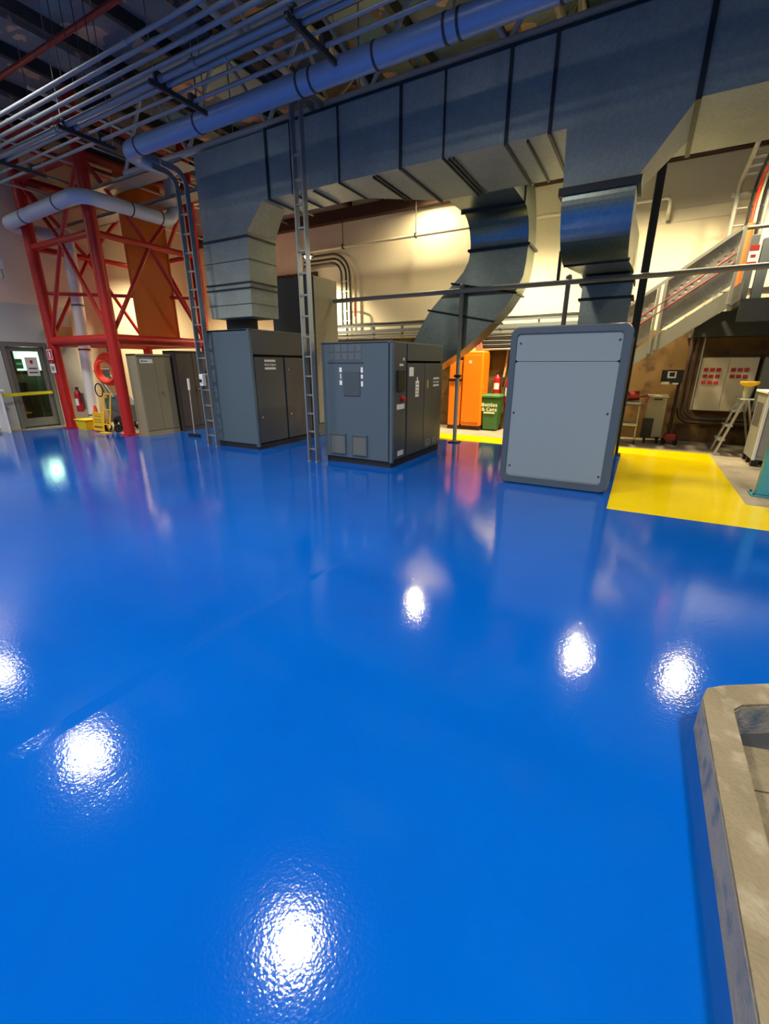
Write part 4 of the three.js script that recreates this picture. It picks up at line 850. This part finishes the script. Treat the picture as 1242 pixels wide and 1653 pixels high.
{
  const t = thing('steel_trolley', 'stainless trolley with two shelves behind the panelled machine', 'trolley');
  for (const y of [0.36, 0.8]) part(t, 'shelf', [B(-0.62, 0.09, y, y + 0.015, -11.1, -10.6), B(-0.62, 0.09, y, y + 0.07, -10.61, -10.6), B(-0.62, 0.09, y, y + 0.07, -11.1, -11.09), B(0.08, 0.09, y, y + 0.07, -11.1, -10.6)], M.stain);
  for (const [x, z] of [[-0.6, -10.62], [0.06, -10.62], [-0.6, -11.08], [0.06, -11.08]]) { const l = part(t, 'leg', cyl(V(x, 0.1, z), V(x, 0.87, z), 0.016, 8), M.stain); part(l, 'caster', cyl(V(x - 0.015, 0.05, z), V(x + 0.015, 0.05, z), 0.05, 12), M.rubber); }
  const s = thing('power_tool', 'dark red power tool lying on the steel trolley', 'tool');
  part(s, 'body', cyl(V(-0.2, 0.97, -10.75), V(0.02, 1.0, -10.75), 0.09, 16), M.redDull); part(s, 'base', B(-0.22, 0.04, 0.815, 0.9, -10.85, -10.66, 0.01), M.greyDark); part(s, 'cord', pipe([V(0.02, 0.96, -10.75), V(0.2, 0.99, -10.85), V(0.15, 0.85, -10.55)], 0.015, 0.06, 8), M.rubyRed);
}
{
  const t = thing('step_ladder', 'aluminium step ladder standing open beside the grey cupboard', 'ladder');
  for (const z of [-10.1, -10.62]) part(t, 'rail', bar(V(1.4, 0, z), V(1.64, 1.0, z * 0.985 - 0.05), 0.03, 0.07), M.alu);
  for (const z of [-10.1, -10.62]) part(t, 'rear_leg', bar(V(2.0, 0, z - 0.1), V(1.7, 1.0, z * 0.985 - 0.05), 0.03, 0.05), M.alu);
  for (const k of [0.26, 0.52, 0.78]) part(t, 'step', B(1.4 + 0.24 * k - 0.05, 1.4 + 0.24 * k + 0.06, k, k + 0.03, -10.6, -10.12), M.alu);
  part(t, 'top_cap', B(1.58, 1.78, 1.0, 1.03, -10.6, -10.0, 0.01), M.alu);
  const f = thing('funnel_jug', 'clear plastic jug with yellow rim on the step ladder', 'jug');
  part(f, 'jug', lathe([[0.05, 0], [0.06, 0.01], [0.085, 0.22], [0.08, 0.22], [0.055, 0.02], [0, 0.015], [0, 0], [0.05, 0]], 1.68, 1.03, -10.15, 18), mat(0xa9aa90, 0.3));
  part(f, 'rim', lathe([[0.085, 0.21], [0.14, 0.25], [0.14, 0.29], [0.125, 0.29], [0.08, 0.22]], 1.68, 1.03, -10.15, 18), M.signYellow);
}
{
  const t = thing('tool_cabinet', 'tall grey cupboard with white top and black feet beside the step ladder', 'cabinet');
  part(t, 'body', B(1.8, 2.7, 0.1, 1.16, -9.95, -9.22, 0.008), M.grey);
  part(t, 'top_board', B(1.76, 2.75, 1.16, 1.2, -9.97, -9.14, 0.01), M.white, 'white top board');
  part(t, 'edge_strip', B(1.795, 1.835, 0.1, 1.16, -9.22, -9.19, 0.005), M.white, 'white corner strip');
  part(t, 'side_plate', B(1.795, 1.8, 0.62, 1.0, -9.85, -9.4), M.greyDark);
  part(t, 'door', B(1.85, 2.26, 0.16, 1.1, -9.22, -9.205, 0.005), M.grey); part(t, 'door', B(2.28, 2.66, 0.16, 1.1, -9.22, -9.205, 0.005), M.grey);
  for (const [x, z] of [[1.84, -9.26], [2.6, -9.26], [1.84, -9.6], [1.84, -9.9], [2.6, -9.9]]) part(t, 'foot', B(x - 0.04, x + 0.06, 0, 0.1, z - 0.05, z + 0.05), M.black);
}
{
  const t = thing('guard_post', 'teal square steel guard post bolted to the concrete', 'post');
  part(t, 'post', B(1.52, 1.65, 0.012, 1.15, -7.19, -7.06, 0.012), M.teal);
  part(t, 'base_plate', B(1.46, 1.71, 0, 0.012, -7.26, -7.0), M.teal);
  for (const [x, z] of [[1.49, -7.03], [1.68, -7.03], [1.49, -7.23], [1.68, -7.23]]) part(t, 'bolt', cyl(V(x, 0.01, z), V(x, 0.035, z), 0.012, 6), M.steelDark);
  part(t, 'rail', B(1.65, 3.4, 0.9, 1.05, -7.16, -7.09, 0.012), M.teal);
}

// ---------------------------------------------------------------- kerb round the pit, lower right
{
  const out = [[0.465, 1.2], [0.465, -2.1], [0.49, -2.19], [0.56, -2.25], [2.6, -3.55]], inn = [[2.6, -3.37], [0.615, -2.13], [0.58, -2.08], [0.575, 1.2]];
  const t = thing('concrete_kerb', 'rough concrete kerb around a shallow pit on the blue floor', 'kerb');
  part(t, 'kerb_body', slab([...out, ...inn], 0, 0.16), M.curbSide, 'grey smeared side of the kerb');
  const o2 = out.map(([x, z], i) => [x + 0.003, z + (i > 1 ? 0.003 : 0)]);
  part(t, 'kerb_top', slab([...o2, ...inn.map(([x, z], i) => [x - (i > 1 ? 0.004 : 0), z - (i < 2 ? 0.004 : 0)])], 0.16, 0.175), M.curb, 'tan worn top of the kerb');
  const f = part(t, 'pit_floor', slab([[0.575, 1.2], [0.58, -2.08], [0.615, -2.13], [2.6, -3.37], [2.6, 1.2]], 0.001, 0.012), M.steelDark);
  for (let k = 0; k < 13; k++) { const z = -2.04 + k * 0.25; part(f, 'paving_slab', slab([[0.6, z + 0.238], [0.6, z], [2.55, z - 0.55], [2.55, z - 0.312]].map(([x, q]) => [x, q]), 0.012, 0.03 + rnd() * 0.004), M.curb); }
}

settle();
renderer.render(scene, camera);
